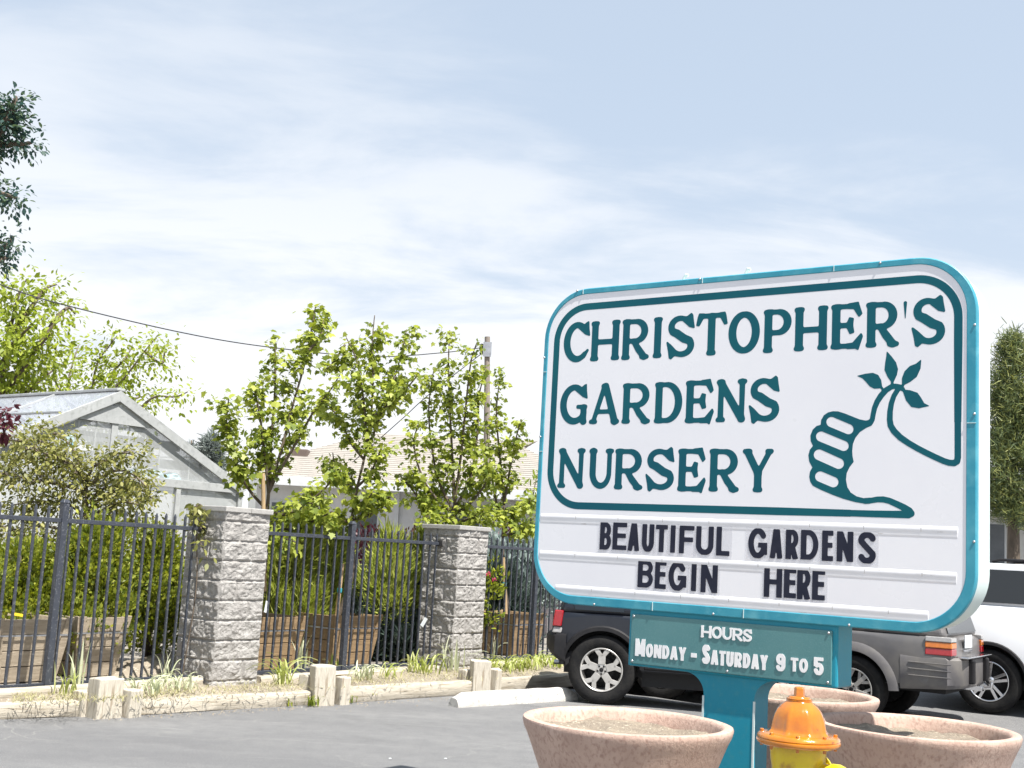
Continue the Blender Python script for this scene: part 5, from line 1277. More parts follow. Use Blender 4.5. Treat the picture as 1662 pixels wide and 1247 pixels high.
YZ = BED_Z+.01
def corner(px, py): p = at_ground(px, py, YZ); p.z = 0; return p
cb1 = box_planter(corner(108, 1106)-E*.84, .84, 'weathered grey wooden tree box, leftmost, under the tall hedge shrubs', M['box_grey'])
cb2 = box_planter(corner(203, 1098)-E*.62, .62, 'weathered grey wooden tree box, the smaller one left of the left stone pillar', M['box_grey'])
cb3 = box_planter(corner(492, 1086)-E*.82, .82, 'orange-brown wooden tree box just right of the left stone pillar', M['box_orange'])
cb4 = box_planter(corner(540, 1082), .84, 'orange-brown wooden tree box behind the middle fence post', M['box_orange'])
cb5 = box_planter(corner(832, 1066), .80, 'brown wooden tree box right of the right stone pillar, with a tan stake', M['box_orange'])

ML = dict(shape='maple', size=.076, per=30, spread=.070, droop=.55)
G_M = 'young maples in boxes behind the fence'
b1 = Vector((cb3.x, cb3.y, YZ+.5)); Y1 = cb3.y
limb_tree('maple_tree', 'young maple behind the left stone pillar, its wide forked crown reaching far to the left', 'tree', b1, Y1, [(431, 900), (432, 850), (436, 800)], [
 ([(428, 822), (408, 800), (390, 770), (376, 725), (368, 690), (371, 648)], 9, 15, 34, -.5, .2),
 ([(436, 800), (430, 740), (424, 690), (415, 640), (412, 622)], 26, 16, 26, -.25, .12),
 ([(436, 800), (440, 720), (446, 640), (447, 580), (446, 550)], 26, 15, 22, .3, .15),
 ([(436, 800), (458, 725), (476, 655), (492, 600), (503, 550), (512, 498)], 12, 30, 32, .15, .34),
 ([(500, 570), (520, 545), (525, 520)], 18, 18, 9, .2, 0),
 ([(442, 785), (480, 720), (508, 670), (535, 635), (552, 608)], 8, 15, 13, -.4, .38),
 ([(436, 800), (450, 770), (470, 720), (466, 690)], 22, 18, 10, .4, .2),
 ([(438, 830), (465, 835), (500, 815), (530, 790), (545, 760)], 30, 22, 24, -.35, .1),
 ([(434, 850), (470, 860), (510, 845), (540, 830)], 28, 30, 26, -.5, .1),
 ([(434, 850), (455, 870), (480, 880)], 20, 20, 12, -.6, .2)], ML, (M['bark'], M['leaf_maple']), .036, G_M, thin=.50, rk=.74)
b2 = Vector((cb4.x, cb4.y, YZ+.5)); Y2 = cb4.y
limb_tree('maple_tree', 'young maple behind the middle fence post, upright crown beside the utility pole wire', 'tree', b2, Y2, [(572, 930), (570, 870), (573, 830), (580, 790)], [
 ([(580, 790), (592, 740), (602, 680), (605, 620), (604, 560), (608, 512)], 20, 26, 34, .1, .2),
 ([(592, 740), (612, 690), (635, 630), (650, 580), (660, 535)], 18, 22, 26, .4, .25),
 ([(596, 720), (590, 650), (580, 590), (562, 548)], 14, 20, 18, -.3, .35),
 ([(560, 560), (540, 590), (528, 600)], 14, 12, 7, -.3, .1),
 ([(602, 680), (640, 650), (662, 628), (676, 612)], 16, 16, 14, -.3, .25),
 ([(590, 745), (570, 720), (556, 690), (540, 665), (528, 655)], 12, 14, 14, .4, .3),
 ([(580, 790), (600, 770), (612, 745), (618, 728)], 16, 20, 12, -.3, .2),
 ([(580, 800), (560, 780), (545, 760), (540, 735)], 24, 20, 18, .3, .1),
 ([(575, 830), (592, 815), (605, 800)], 18, 18, 12, -.4, .1),
 ([(572, 850), (545, 840), (520, 830), (505, 800)], 26, 24, 22, -.4, .1),
 ([(572, 845), (600, 835), (622, 815), (634, 806)], 8, 16, 9, -.2, .45)], ML, (M['bark'], M['leaf_maple']), .032, G_M, thin=.54, rk=.76)
b3 = P2+E*1.25-NRM*1.5; b3.z = YZ; Y3 = b3.y
limb_tree('maple_tree', 'young maple with a dense oval crown rising right above the right stone pillar', 'tree', b3, Y3, [(738, 960), (738, 870), (738, 820)], [
 ([(738, 820), (734, 740), (730, 660), (728, 590), (730, 536)], 30, 12, 30, .1, .1),
 ([(738, 820), (748, 740), (756, 660), (764, 590), (774, 556)], 28, 14, 28, -.3, .1),
 ([(736, 830), (712, 780), (700, 720), (696, 660), (704, 600)], 22, 20, 28, .3, .1),
 ([(730, 830), (700, 800), (680, 760), (672, 720), (678, 690)], 20, 18, 20, -.4, .1),
 ([(726, 840), (695, 825), (665, 790), (648, 770)], 22, 13, 18, -.2, .15),
 ([(742, 820), (765, 770), (775, 700), (778, 640), (790, 600)], 24, 18, 28, .2, .1),
 ([(742, 835), (770, 810), (790, 780), (795, 750)], 24, 18, 20, -.3, .1),
 ([(738, 850), (720, 840), (700, 850), (692, 838)], 18, 14, 12, -.6, .1),
 ([(740, 850), (765, 840), (785, 830)], 22, 20, 16, -.6, .1)], ML, (M['bark'], M['leaf_maple']), .040, G_M, thin=.54, rk=.76)
b4 = Vector((cb5.x, cb5.y, YZ+.5)); Y4 = cb5.y
limb_tree('maple_tree', 'slender young maple between the right pillar and the sign, tied to a stake', 'tree', b4, Y4, [(818, 940), (816, 880), (818, 820)], [
 ([(818, 820), (812, 750), (806, 680), (808, 640), (812, 612)], 16, 12, 22, .1, .1),
 ([(818, 820), (828, 760), (838, 710), (846, 682)], 14, 14, 18, -.3, .15),
 ([(816, 850), (802, 800), (796, 750), (790, 700)], 14, 16, 16, .3, .1),
 ([(818, 860), (838, 835), (856, 820), (866, 800)], 14, 16, 18, .2, .15),
 ([(818, 870), (845, 862), (866, 850)], 12, 16, 14, .5, .2),
 ([(818, 830), (806, 842), (800, 850)], 10, 10, 6, -.3, .2)], ML, (M['bark'], M['leaf_maple']), .032, G_M, thin=.54, rk=.76)
for (p0, p1, Y, lb) in (((429, 960), (427, 768), Y1-.12, 'tan wooden stake tied along the trunk of the maple behind the left pillar'), ((543, 1030), (556, 915), Y2-.1, 'pale slanting stake in the orange tree box behind the middle fence post'), ((822, 1020), (817, 905), Y4-.1, 'tan stake in the brown tree box right of the right pillar')):
    o = MB().tube([at(*p0, Y), at(*p1, Y)], [.028, .024], 10).build('tree_stake', M['stake'], smooth=True); tag(o, lb, 'stake', 'stakes in the tree boxes')
    a_, b_ = at(*p0, Y), at(*p1, Y); m_ = a_.lerp(b_, .62); MB().lathe([(.030, -.03), (.033, -.02), (.033, .02), (.030, .03)], 12, m_).build('tie_tape', M['tape'] if 'tape' in M else pm('tie_tape', (.03, .28, .36)), o)

# ------------------------------------------------------------------ shrubs in the nursery
def gp(px, Y): v = at(px, 900, Y); return (v.x, v.y, YZ)
HL = dict(shape='sprig', size=.052, up=.75, out=.8, jit=.45, tuft=30, spread=.05)
G_H = 'bright green hedge shrubs behind the leftmost fence panel'
def hedge(px, Y, w, hh, label, n):
    x, y, z = gp(px, Y); bl = []
    k = 5
    for i in range(k):
        t = i/(k-1); bl.append(((RNG.normal()*.12*w, RNG.normal()*.1, .45+hh*.78*t), (w*(1.0-.42*t), w*.8*(1-.4*t), hh*.26), n//k))
    for i in range(5): a = RNG.random()*6.3; bl.append(((math.cos(a)*w*.55, math.sin(a)*w*.5, .35+hh*(.15+.6*RNG.random())), (w*.45, w*.45, w*.5), n//12))
    bush('hedge_shrub', label, (x, y, z), bl, HL, M['leaf_hedge'], group=G_H)
hedge(34, 13.3, .60, .86, 'broad bright green shrub at the left picture edge, behind the first grey tree box', 13000)
hedge(148, 13.6, .56, 1.16, 'tall bright green shrub behind the leftmost fence post', 15000)
hedge(252, 14.2, .46, 1.08, 'rounded bright green shrub just left of the left stone pillar', 13000)
x, y, z = gp(-60, 13.0)
hedge(-75, 12.6, .7, .9, 'bright green shrub half cut off by the left picture edge', 5000)
# fine needled lime conifers between the pillars
NL = dict(shape='blade', size=.20, up=.9, out=.9, jit=.4, tuft=20, spread=.035)
def conifer(px, Y, w, hh, label, n, mat, leaf=NL, nm='conifer_shrub', group='needled conifers between the two stone pillars', z0=.45):
    bl = []
    for i in range(5):
        t = i/4; bl.append(((RNG.normal()*.08*w, RNG.normal()*.08, z0+(hh-z0)*.85*t), (w*(1.0-.6*t), w*.85*(1-.6*t), hh*.24), n//5))
    for i in range(4): a = RNG.random()*6.3; bl.append(((math.cos(a)*w*.6, math.sin(a)*w*.5, z0+hh*.4*RNG.random()), (w*.4, w*.4, w*.6), n//14))
    return bush(nm, label, gp(px, Y), bl, leaf, mat, group=group)
conifer(478, 16.3, .52, 1.62, 'lime green feathery conifer right of the left stone pillar, in the first orange box', 9000, M['leaf_lime'])
conifer(536, 16.9, .42, 1.5, 'lime green feathery conifer behind the middle fence post', 7000, M['leaf_lime'])
conifer(636, 17.0, .46, 1.45, 'lime green feathery conifer midway between middle post and right pillar', 7000, M['leaf_lime'])
conifer(690, 18.2, .34, 1.55, 'slim lime conifer partly hidden by the right stone pillar', 5000, M['leaf_lime'])
conifer(600, 16.9, .36, .72, 'dark blue-green low conifer under the lime conifers left of the right pillar', 6000, M['leaf_spruce'], z0=.2)
conifer(668, 16.9, .42, .85, 'dark blue-green low conifer close to the left face of the right pillar', 6000, M['leaf_spruce'], z0=.2)
conifer(815, 20.2, .6, 1.15, 'dark green low conifer behind the brown tree box right of the right pillar', 6000, M['leaf_spruce'], z0=.2)
BL = dict(shape='oval', size=.07, up=.7, out=.7, jit=.5, tuft=12, spread=.06)
bush('barberry_shrub', 'dark purple barberry showing above the fence left of the right pillar', gp(640, 19.5), [((-.35, 0, 1.45), (.26, .3, .34), 600), ((.25, .1, 1.40), (.32, .3, .38), 700), ((0, 0, 1.0), (.4, .35, .5), 700)], BL, M['leaf_plum'])
bush('barberry_shrub', 'dark purple barberry showing through the pickets at the left edge of the sign', gp(866, 22.0), [((-.5, 0, 1.55), (.25, .3, .35), 800), ((.2, .1, 1.5), (.36, .3, .42), 1200)], BL, M['leaf_plum'])
bush('silver_shrub', 'silvery grey-green shrub behind the fence right of the right pillar', gp(842, 21.0), [((-.2, 0, 1.0), (.55, .45, .75), 3600), ((.4, .1, 1.2), (.4, .4, .6), 2000)], dict(shape='leaflet', size=.13, up=.8, out=.6, jit=.4, tuft=10, spread=.06), M['leaf_silver'])
fl = bush('rose_bush', 'small rose bush with pink blooms at the right face of the right pillar', gp(797, 17.2), [((0, 0, .9), (.16, .16, .45), 500)], BL, M['leaf_hedge'])
for (px_, py_) in ((793, 931), (801, 942)):
    p = at(px_, py_, 16.9)-Vector(fl.location); leaf_mesh('bloom', np.array([tuple(p)]*12)+RNG.normal(size=(12, 3))*.012, rand_dirs(12), rand_dirs(12), np.full(12, .035), 'oval', M['petal_pink'], fl)
# pale variegated young tree close to the sign
limb_tree('pale_sapling', 'thin pale green sapling at the left edge of the sign', 'tree', Vector(gp(858, 23)), 23, [(858, 900), (860, 870)], [([(860, 870), (862, 840), (866, 800), (872, 770)], 10, 8, 18, 0, .0), ([(860, 880), (850, 860), (848, 835)], 8, 8, 8, .3, .1), ([(862, 870), (876, 850), (884, 830)], 8, 8, 8, -.3, .1)], dict(shape='leaflet', size=.13, per=9, spread=.09, droop=.2), (M['bark_pale'], M['leaf_pale']), .03)

# crab apple with loose olive foliage in front of the greenhouse
OL = dict(shape='oval', size=.062, per=24, spread=.10, droop=.35)
bc = Vector(gp(120, 14.6)); Yc = 14.6
limb_tree('crabapple_tree', 'spreading crab apple with loose olive foliage in front of the greenhouse', 'tree', bc, Yc, [(128, 950), (136, 880), (140, 830), (140, 790)], [
 ([(140, 790), (120, 765), (100, 745), (70, 735), (30, 725)], 22, 24, 30, -.3, .15),
 ([(140, 800), (110, 790), (60, 780), (10, 770), (-30, 765)], 24, 26, 34, -.5, .1),
 ([(140, 790), (150, 760), (170, 750), (195, 735), (222, 740)], 10, 14, 20, -.2, .2),
 ([(140, 820), (165, 795), (190, 790), (215, 780), (228, 770)], 14, 12, 18, .3, .15),
 ([(140, 840), (110, 820), (60, 815), (20, 820)], 24, 26, 32, .2, .1),
 ([(140, 840), (175, 825), (200, 815), (226, 820)], 18, 16, 22, -.4, .1),
 ([(130, 880), (80, 855), (30, 860), (-20, 850)], 26, 26, 30, -.4, .1),
 ([(138, 860), (180, 850), (225, 850), (262, 860)], 18, 14, 22, -.5, .1),
 ([(140, 800), (130, 760), (112, 720), (60, 690)], 10, 12, 16, .2, .35),
 ([(100, 740), (60, 715), (20, 715), (-20, 700)], 16, 20, 16, -.2, .1),
 ([(132, 900), (70, 900), (10, 900)], 28, 28, 26, .3, .1), ([(132, 920), (80, 940), (30, 950), (-10, 955)], 30, 32, 30, -.2, .1), ([(140, 790), (185, 765), (215, 770), (238, 790)], 12, 12, 16, -.3, .1), ([(140, 830), (180, 800), (225, 795), (250, 812)], 14, 10, 16, .1, .2), ([(140, 780), (110, 750), (60, 745), (-10, 745)], 20, 24, 22, .3, .1)], OL, (M['bark_pale'], M['leaf_olive']), .035)
limb_tree('plum_tree', 'purple leaved plum branch hanging in at the left picture edge', 'tree', Vector(gp(-70, 13.4)), 13.4, [(-72, 900), (-60, 800), (-45, 720)], [([(-45, 720), (-25, 690), (-5, 680), (12, 672)], 14, 14, 18, 0, .2), ([(-45, 720), (-20, 715), (2, 706), (14, 690)], 10, 10, 10, -.2, .3), ([(-45, 720), (-60, 680), (-60, 650)], 25, 20, 18, .2, 0)], dict(shape='oval', size=.085, per=10, spread=.07, droop=.3), (M['bark'], M['leaf_plum']), .03)
# creeper on the fence end by the left pillar
limb_tree('creeper', 'sparse creeper hanging over the fence end at the left pillar', 'vine', C1-NRM*.34-E*.12+Vector((0, 0, YZ)), C1.y+.12, [(318, 960), (318, 860), (314, 836)], [([(314, 836), (318, 824), (325, 818)], 9, 8, 9, 0, 0), ([(314, 845), (322, 850), (328, 862)], 7, 6, 8, -.1, 0), ([(318, 860), (325, 880), (336, 905)], 4, 3, 4, -.22, .3)], dict(shape='oval', size=.075, per=6, spread=.04, droop=.5), (M['bark'], M['leaf_olive']), .008)

# bed plants: strappy clumps between timbers and pickets
def bed(px, py): p = at_ground(px, py, BED_Z); return (p.x, p.y, BED_Z)
G_S = 'strappy leaved plants in the timber edged bed'
for (px_, py_, n, L_, w, mt, sp, lean, lb) in (
 (104, 1128, 16, .34, .011, 'leaf_strap', .05, (.1, .8), 'small strappy clump in the bed left of the leftmost timber post'),
 (120, 1122, 9, .48, .013, 'leaf_strap_pale', .03, (.05, .5), 'tall upright pale blades by the leftmost post, in front of the pickets'),
 (238, 1126, 46, .27, .009, 'leaf_strap_pale', .09, (.5, 1.1), 'dense arching striped clump right of the leftmost timber post'),
 (285, 1121, 40, .28, .009, 'leaf_strap_pale', .10, (.5, 1.1), 'arching striped clump before the split end of the upper timber'),
 (268, 1112, 9, .42, .008, 'leaf_strap_pale', .015, (.2, .7), 'few thin blades sticking up before the pickets left of the pillar'),
 (372, 1110, 5, .44, .010, 'leaf_strap_pale', .008, (.0, .3), 'single dry upright blades at the foot of the left stone pillar'),
 (455, 1112, 26, .50, .010, 'leaf_strap', .06, (.6, 1.1), 'long arching clump between the left pillar and the middle timber post'),
 (487, 1092, 16, .52, .012, 'leaf_strap_pale', .05, (.1, .7), 'tall pale blades left behind the middle timber post'),
 (545, 1090, 14, .26, .016, 'leaf_strap', .05, (.3, .9), 'leafy weed behind the right side of the middle timber post'),
 (590, 1103, 36, .30, .009, 'leaf_strap_pale', .10, (.6, 1.1), 'low pale clump right of the middle timber post'),
 (632, 1100, 26, .28, .009, 'leaf_strap', .09, (.6, 1.1), 'low yellowish clump in the bed halfway to the right pillar'),
 (684, 1093, 40, .36, .012, 'leaf_strap', .10, (.3, 1.0), 'broad yellow-green clump in front of the right pillar left corner'),
 (735, 1090, 24, .50, .009, 'leaf_strap_pale', .08, (.1, .8), 'dry upright blades left of the post before the right pillar'),
 (812, 1089, 50, .28, .014, 'leaf_strap', .12, (.5, 1.1), 'low yellow-green clump right of the last timber post'),
 (848, 1086, 54, .28, .014, 'leaf_strap', .13, (.5, 1.1), 'low yellow-green clump in the middle of the bed right of the last post'),
 (886, 1082, 50, .30, .014, 'leaf_strap', .13, (.5, 1.1), 'low yellow-green clump in the bed beside the dark vehicle bumper'),
 (800, 1076, 9, .50, .008, 'leaf_strap_pale', .015, (.1, .6), 'thin tall blades at the right face of the right pillar')):
    blades('strap_plant', lb, bed(px_, py_), n, L_, w, M[mt], group=G_S, spread=sp, lean=lean)
G_W = 'weeds at the foot of the timbers'
for (px_, py_, n, L_, lb) in ((470, 1146, 22, .13, 'small grassy weed at the timber foot left of the middle post'), (505, 1147, 26, .16, 'bright weed right at the left foot of the middle timber post'), (564, 1141, 20, .13, 'flat green weed right of the middle timber post'), (600, 1137, 22, .20, 'upright grassy weed between middle post and right post'), (655, 1131, 14, .18, 'thin upright weed nearer to the right timber post'), (808, 1121, 14, .08, 'tiny weed at the foot of the last timber')):
    p = at_ground(px_, py_, 0); blades('weed', lb, (p.x, p.y, 0), n, L_, .009, M['leaf_hedge'], group=G_W, spread=.04, lean=(.2, .9))
# thin dry ground cover along the bed
mb = MB()
for i in range(2600):
    t = RNG.random()*.98; px_ = 20+880*t; yy = np.interp(px_, [0, 200, 522, 778, 926], [1136, 1131, 1110, 1094, 1082])+RNG.normal()*5
    p = at_ground(px_, yy, BED_Z+.02); a = RNG.random()*6.28; L_ = .02+.075*RNG.random(); d = Vector((math.cos(a), math.sin(a), .3+RNG.random()*.6))*L_; s = Vector((-math.sin(a), math.cos(a), 0))*.004
    mb.add([p-s, p+s, p+d], [(0, 1, 2)])
o = mb.build('ground_litter', M['leaf_strap']); tag(o, 'dry blades and litter strewn over the bed', 'litter', kind='stuff'); o.data.materials[0] = M['leaf_dry']
# gritty strip where timber meets asphalt
mb = MB()
for i in range(260):
    px_ = 150+620*RNG.random(); yy = np.interp(px_, [0, 200, 522, 778, 926], [1168, 1164, 1146, 1129, 1116])+abs(RNG.normal())*3
    p = at_ground(px_, yy, .0); r_ = .004+.010*RNG.random()**2; mb.add([p+Vector((r_*math.cos(a), r_*math.sin(a), 0)) for a in (0, 2.1, 4.2)]+[p+Vector((0, 0, r_))], [(0, 1, 3), (1, 2, 3), (2, 0, 3)])
tag(mb.build('grit', M['dirt']), 'grit and dirt washed against the timbers', 'grit', kind='stuff')

# ------------------------------------------------------------------ trees beyond
LL = dict(shape='oval', size=.135, per=26, spread=.22, droop=.35)
yb = Vector(gp(-30, 26.0))
limb_tree('locust_tree', 'tall bright yellow-green tree behind the greenhouse at the left edge', 'tree', yb, 26.0, [(-30, 860), (-25, 760), (-18, 690), (0, 640)], [
 ([(0, 640), (8, 590), (18, 530), (30, 480), (42, 455)], 38, 26, 46, 0, .05), ([(0, 640), (30, 610), (58, 570), (84, 540)], 34, 28, 46, -.8, .05),
 ([(-18, 690), (30, 650), (60, 622), (88, 600)], 28, 24, 34, .8, .2), ([(-18, 690), (-40, 600), (-50, 520), (-30, 460)], 40, 40, 46, .6, 0), ([(18, 540), (50, 500), (72, 470), (92, 462)], 22, 16, 20, 1.0, .1), ([(58, 570), (90, 520), (110, 500), (122, 510)], 12, 9, 10, .8, .3), ([(0, 600), (20, 560), (50, 530)], 40, 34, 30, -1, 0)], LL, (M['bark'], M['leaf_locust']), .13, 'yellow-green trees behind the greenhouse', thin=.66)
LS = dict(shape='oval', size=.12, per=17, spread=.22, droop=.35)
sb = Vector(gp(150, 28.0))
limb_tree('locust_tree', 'loose yellow-green tree with bare limbs right behind the greenhouse ridge', 'tree', sb, 28.0, [(152, 860), (155, 760), (158, 690)], [
 ([(158, 690), (150, 640), (158, 590), (175, 565), (190, 545)], 22, 16, 26, 0, .2), ([(158, 690), (180, 640), (205, 610), (235, 570), (256, 545)], 20, 13, 26, -.8, .15), ([(158, 700), (195, 665), (225, 645), (232, 648)], 16, 14, 14, .6, .1),
 ([(158, 700), (220, 668), (250, 645), (285, 644), (305, 636)], 10, 9, 14, -.8, .35), ([(155, 700), (120, 660), (112, 620), (118, 590), (128, 560)], 12, 14, 18, .8, .25), ([(155, 700), (100, 640), (88, 600), (92, 560)], 8, 9, 10, -.5, .3), ([(180, 640), (180, 610), (205, 580), (215, 560)], 22, 16, 18, .4, .05), ([(235, 570), (262, 590), (268, 560)], 10, 8, 8, .3, .2), ([(160, 690), (190, 640), (200, 640)], 26, 20, 18, -.4, .1)], LS, (M['bark_pale'], M['leaf_locust']), .075, 'yellow-green trees behind the greenhouse')
LD = dict(shape='oval', size=.105, per=38, spread=.15, droop=.25)
db = Vector(gp(-210, 22.0))
limb_tree('dark_tree', 'big dark blue-green tree whose branch tips reach in at the upper left', 'tree', db, 22.0, [(-210, 860), (-200, 700), (-190, 560), (-180, 430)], [
 ([(-180, 430), (-110, 330), (-50, 260), (0, 220), (28, 160)], 40, 13, 42, 0, .3), ([(-60, 262), (-10, 235), (25, 235), (52, 232)], 16, 10, 20, .4, .3), ([(-100, 320), (-40, 300), (-5, 312), (28, 322)], 16, 9, 20, -.4, .3),
 ([(-180, 480), (-90, 420), (-40, 400), (0, 405), (22, 385)], 30, 12, 34, .5, .3), ([(-40, 405), (-10, 425), (15, 415)], 14, 10, 10, .3, .2), ([(-180, 430), (-170, 320), (-140, 220), (-110, 120)], 60, 50, 40, 1, 0), ([(-180, 430), (-240, 330), (-250, 230)], 60, 50, 34, -1, 0), ([(10, 200), (20, 178), (26, 156)], 11, 8, 9, 0, 0), ([(0, 170), (5, 190), (30, 205)], 14, 12, 10, .2, 0)], LD, (M['bark'], M['leaf_dark']), .2, thin=.72)
def needle_tree(name, label, base, Y, px0, top, bot, wpx, n, mat, trunk_bot, group=None, tuft=.22, irregular=.35):
    root = thing(name, label, 'tree', base, 0, group); org = Vector(base); mb = MB(); s = Y/1980
    tp = [Vector((0, 0, 0)), at(px0, (trunk_bot+bot)/2, Y)-org, at(px0, (top+bot)/2, Y)-org, at(px0, top+4, Y)-org]
    mb.tube(smooth_pts(tp), [.17-.15*i/len(smooth_pts(tp)) for i in range(len(smooth_pts(tp)))], 9)
    CC, AA, NN, SS = [], [], [], []
    for i in range(n):
        t = RNG.random()**.8; py = top+(bot-top)*t; a = RNG.random()*6.283
        rad = wpx*s*(.12+.88*t**.7)*(1-irregular*RNG.random())*(1-.55*max(0, (t-.75)/.25)**2); cz = at(px0, py, Y)-org
        q = np.array(cz)+np.array([math.cos(a)*rad, math.sin(a)*rad, rad*(.18-.35*(1-t))*.4])
        if i % 3 == 0: mb.tube([cz-Vector((0, 0, .1*rad)), tuple(q)], [.022, .006], 4, cap=False)
        for b in range(3):
            qq = np.array(cz)+(q-np.array(cz))*(1-.28*b*RNG.random()); k = 26; d = rand_dirs(k)
            CC.append(np.tile(qq, (k, 1))+RNG.normal(size=(k, 3))*tuft*(.22 if tuft > .2 else .6)); AA.append(d+np.array([math.cos(a)*.6, math.sin(a)*.6, .35])); NN.append(rand_dirs(k)); SS.append(tuft*(.7+.6*RNG.random(k)))
    mb.build('trunk', M['bark'], root, smooth=2); leaf_mesh('crown', np.concatenate(CC), np.concatenate(AA), np.concatenate(NN), np.concatenate(SS), 'needle', mat, root); return root
SH['needle'] = np.array([(0, -.035, 0), (0, .035, 0), (.65, .04, 0), (1, 0, -.05), (.65, -.04, 0)])
needle_tree('pine_tree', 'tall loose pine behind the right end of the sign, in front of the cream house', tuple(Vector(gp(1646, 25.0))), 25.0, 1645, 545, 845, 66, 300, M['leaf_pine'], 925, 'conifers in the distance', tuft=.17, irregular=.6)
needle_tree('pine_tree', 'second pine cut off by the right picture edge', tuple(Vector(gp(1705, 27.0))), 27.0, 1702, 530, 850, 40, 130, M['leaf_pine'], 925, 'conifers in the distance', tuft=.17, irregular=.6)
needle_tree('spruce_tree', 'small grey-green spruce top beyond the greenhouse and the house roof', tuple(Vector(gp(342, 40.0))), 40.0, 342, 706, 860, 30, 110, M['leaf_hazed_spruce'], 875, 'conifers in the distance', tuft=.30, irregular=.2)
needle_tree('spruce_tree', 'tiny thin spruce tip just above the greenhouse rake', tuple(Vector(gp(311, 46.0))), 46.0, 311, 711, 860, 16, 60, M['leaf_hazed_spruce'], 875, 'conifers in the distance', tuft=.3)
limb_tree('far_tree', 'pale green treetop peeking over the house roof ridge', 'tree', Vector(gp(650, 48)), 48, [(650, 860), (650, 780)], [([(650, 780), (646, 745), (648, 728)], 22, 10, 22, 0, .1), ([(650, 780), (662, 750), (668, 738)], 14, 8, 10, 0, .2)], dict(shape='leaflet', size=.3, per=9, spread=.3, droop=.2), (M['bark'], M['leaf_pale']), .14)

# ------------------------------------------------------------------ greenhouse
M['gh_frame'] = pm('gh_frame', (.42, .43, .43), (.35, .36, .36), 5, .5, .05, 40, spots=(.29, .30, .295), spot_scale=16, spot_w=.2)
M['gh_clear'] = clearmat('gh_clear', (.68, .70, .70), .50, .25, ribs=14)
M['gh_roof'] = clearmat('gh_roof', (.52, .55, .61), .46, .22, ribs=10)
M['gh_beam'] = pm('gh_beam', (.16, .17, .18), (.12, .13, .14), 6, .6)
def onvplane(px, py, P, d):
    nrm = Vector((d.y, -d.x, 0)); v = CAM_R.to_3x3() @ Vector((px-831, -(py-623.5), -F_PX)); o = Vector((0, 0, EYE)); t = (P-o).dot(nrm)/v.dot(nrm); return o+v*t
apex = at(190, 635, 17.0); eav = onvplane(388, 791, apex, E); GW = (eav-apex).dot(E); GZA, GZE = apex.z, eav.z
gh = thing('greenhouse', 'glazed greenhouse with a grey-white gable frame behind the leftmost fence panel', 'greenhouse', (apex.x, apex.y, YZ), FA)
za, ze, GL = GZA-YZ, GZE-YZ, 9.0
# local: x along E, y backwards (ridge direction)
def rake(sg, y, w, t, name, mat, inset=0):
    a = Vector((0, y, za-inset)); b = Vector((sg*(GW+.06), y, ze-inset-.03*0)); d = (b-a).normalized(); dn = Vector((0, 0, -1))-d*Vector((0, 0, -1)).dot(d); dn.normalize()
    MB().hexa([a+Vector((0, 0, 0)), b, b+Vector((0, t, 0)), a+Vector((0, t, 0))], [a+Vector((0, 0, -w/abs(dn.z)*1.0)), b+dn*w, b+dn*w+Vector((0, t, 0)), a+Vector((0, t, -w/abs(dn.z)))]).build(name, mat, gh, bevel=.004)
for sg in (-1, 1):
    rake(sg, -.10, .135, .05, 'rake_board', M['gh_frame']); rake(sg, .02, .10, .06, 'rafter', M['gh_beam'], .20)
    for y in (3, 6, GL): rake(sg, y, .09, .05, 'rafter', M['gh_beam'], .05)
MB().add([(-GW+.05, -.02, 0), (GW-.05, -.02, 0), (GW-.05, -.02, ze-.05), (0, -.02, za-.1), (-GW+.05, -.02, ze-.05)], [(0, 1, 2, 3, 4)]).build('gable_glazing', M['gh_clear'], gh)
MB().box2((-.05, -.045, 0), (.05, .03, za-.16)).build('king_post', M['gh_frame'], gh, bevel=.004)
MB().hexa([(-.62, -.06, za-.46), (.62, -.06, za-.46), (.62, -.03, za-.46), (-.62, -.03, za-.46)], [(-.28, -.06, za-.22), (.28, -.06, za-.22), (.28, -.03, za-.22), (-.28, -.03, za-.22)]).build('gusset', M['gh_frame'], gh)
for z_, m_ in ((ze-.02, 'gh_frame'),): MB().box2((-GW, -.07, z_-.08), (GW, -.03, z_+.04)).build('gable_chord', M[m_], gh, bevel=.004)
for k, t in enumerate((.30, .55, .78)):
    z_ = za+(ze-za)*t; w_ = GW*t-.08
    for yy in (.05,): MB().box2((-w_, yy, z_-.09), (w_, yy+.05, z_+.04)).build('cross_beam', M['gh_beam'], gh)
for k in range(-8, 9):
    if k and k % 4:
        x = GW*k/8.6; zt_ = za+(ze-za)*abs(x)/GW-.2; MB().box2((x-.008, -.004, 0), (x+.008, .012, zt_)).build('glazing_bar', M['gh_frame'], gh)
for x in (-GW, -GW*.5, GW*.5, GW): MB().box2((x-.04, -.06, 0), (x+.04, .02, ze)).build('gable_post', M['gh_frame'], gh, bevel=.004)
npan = 6
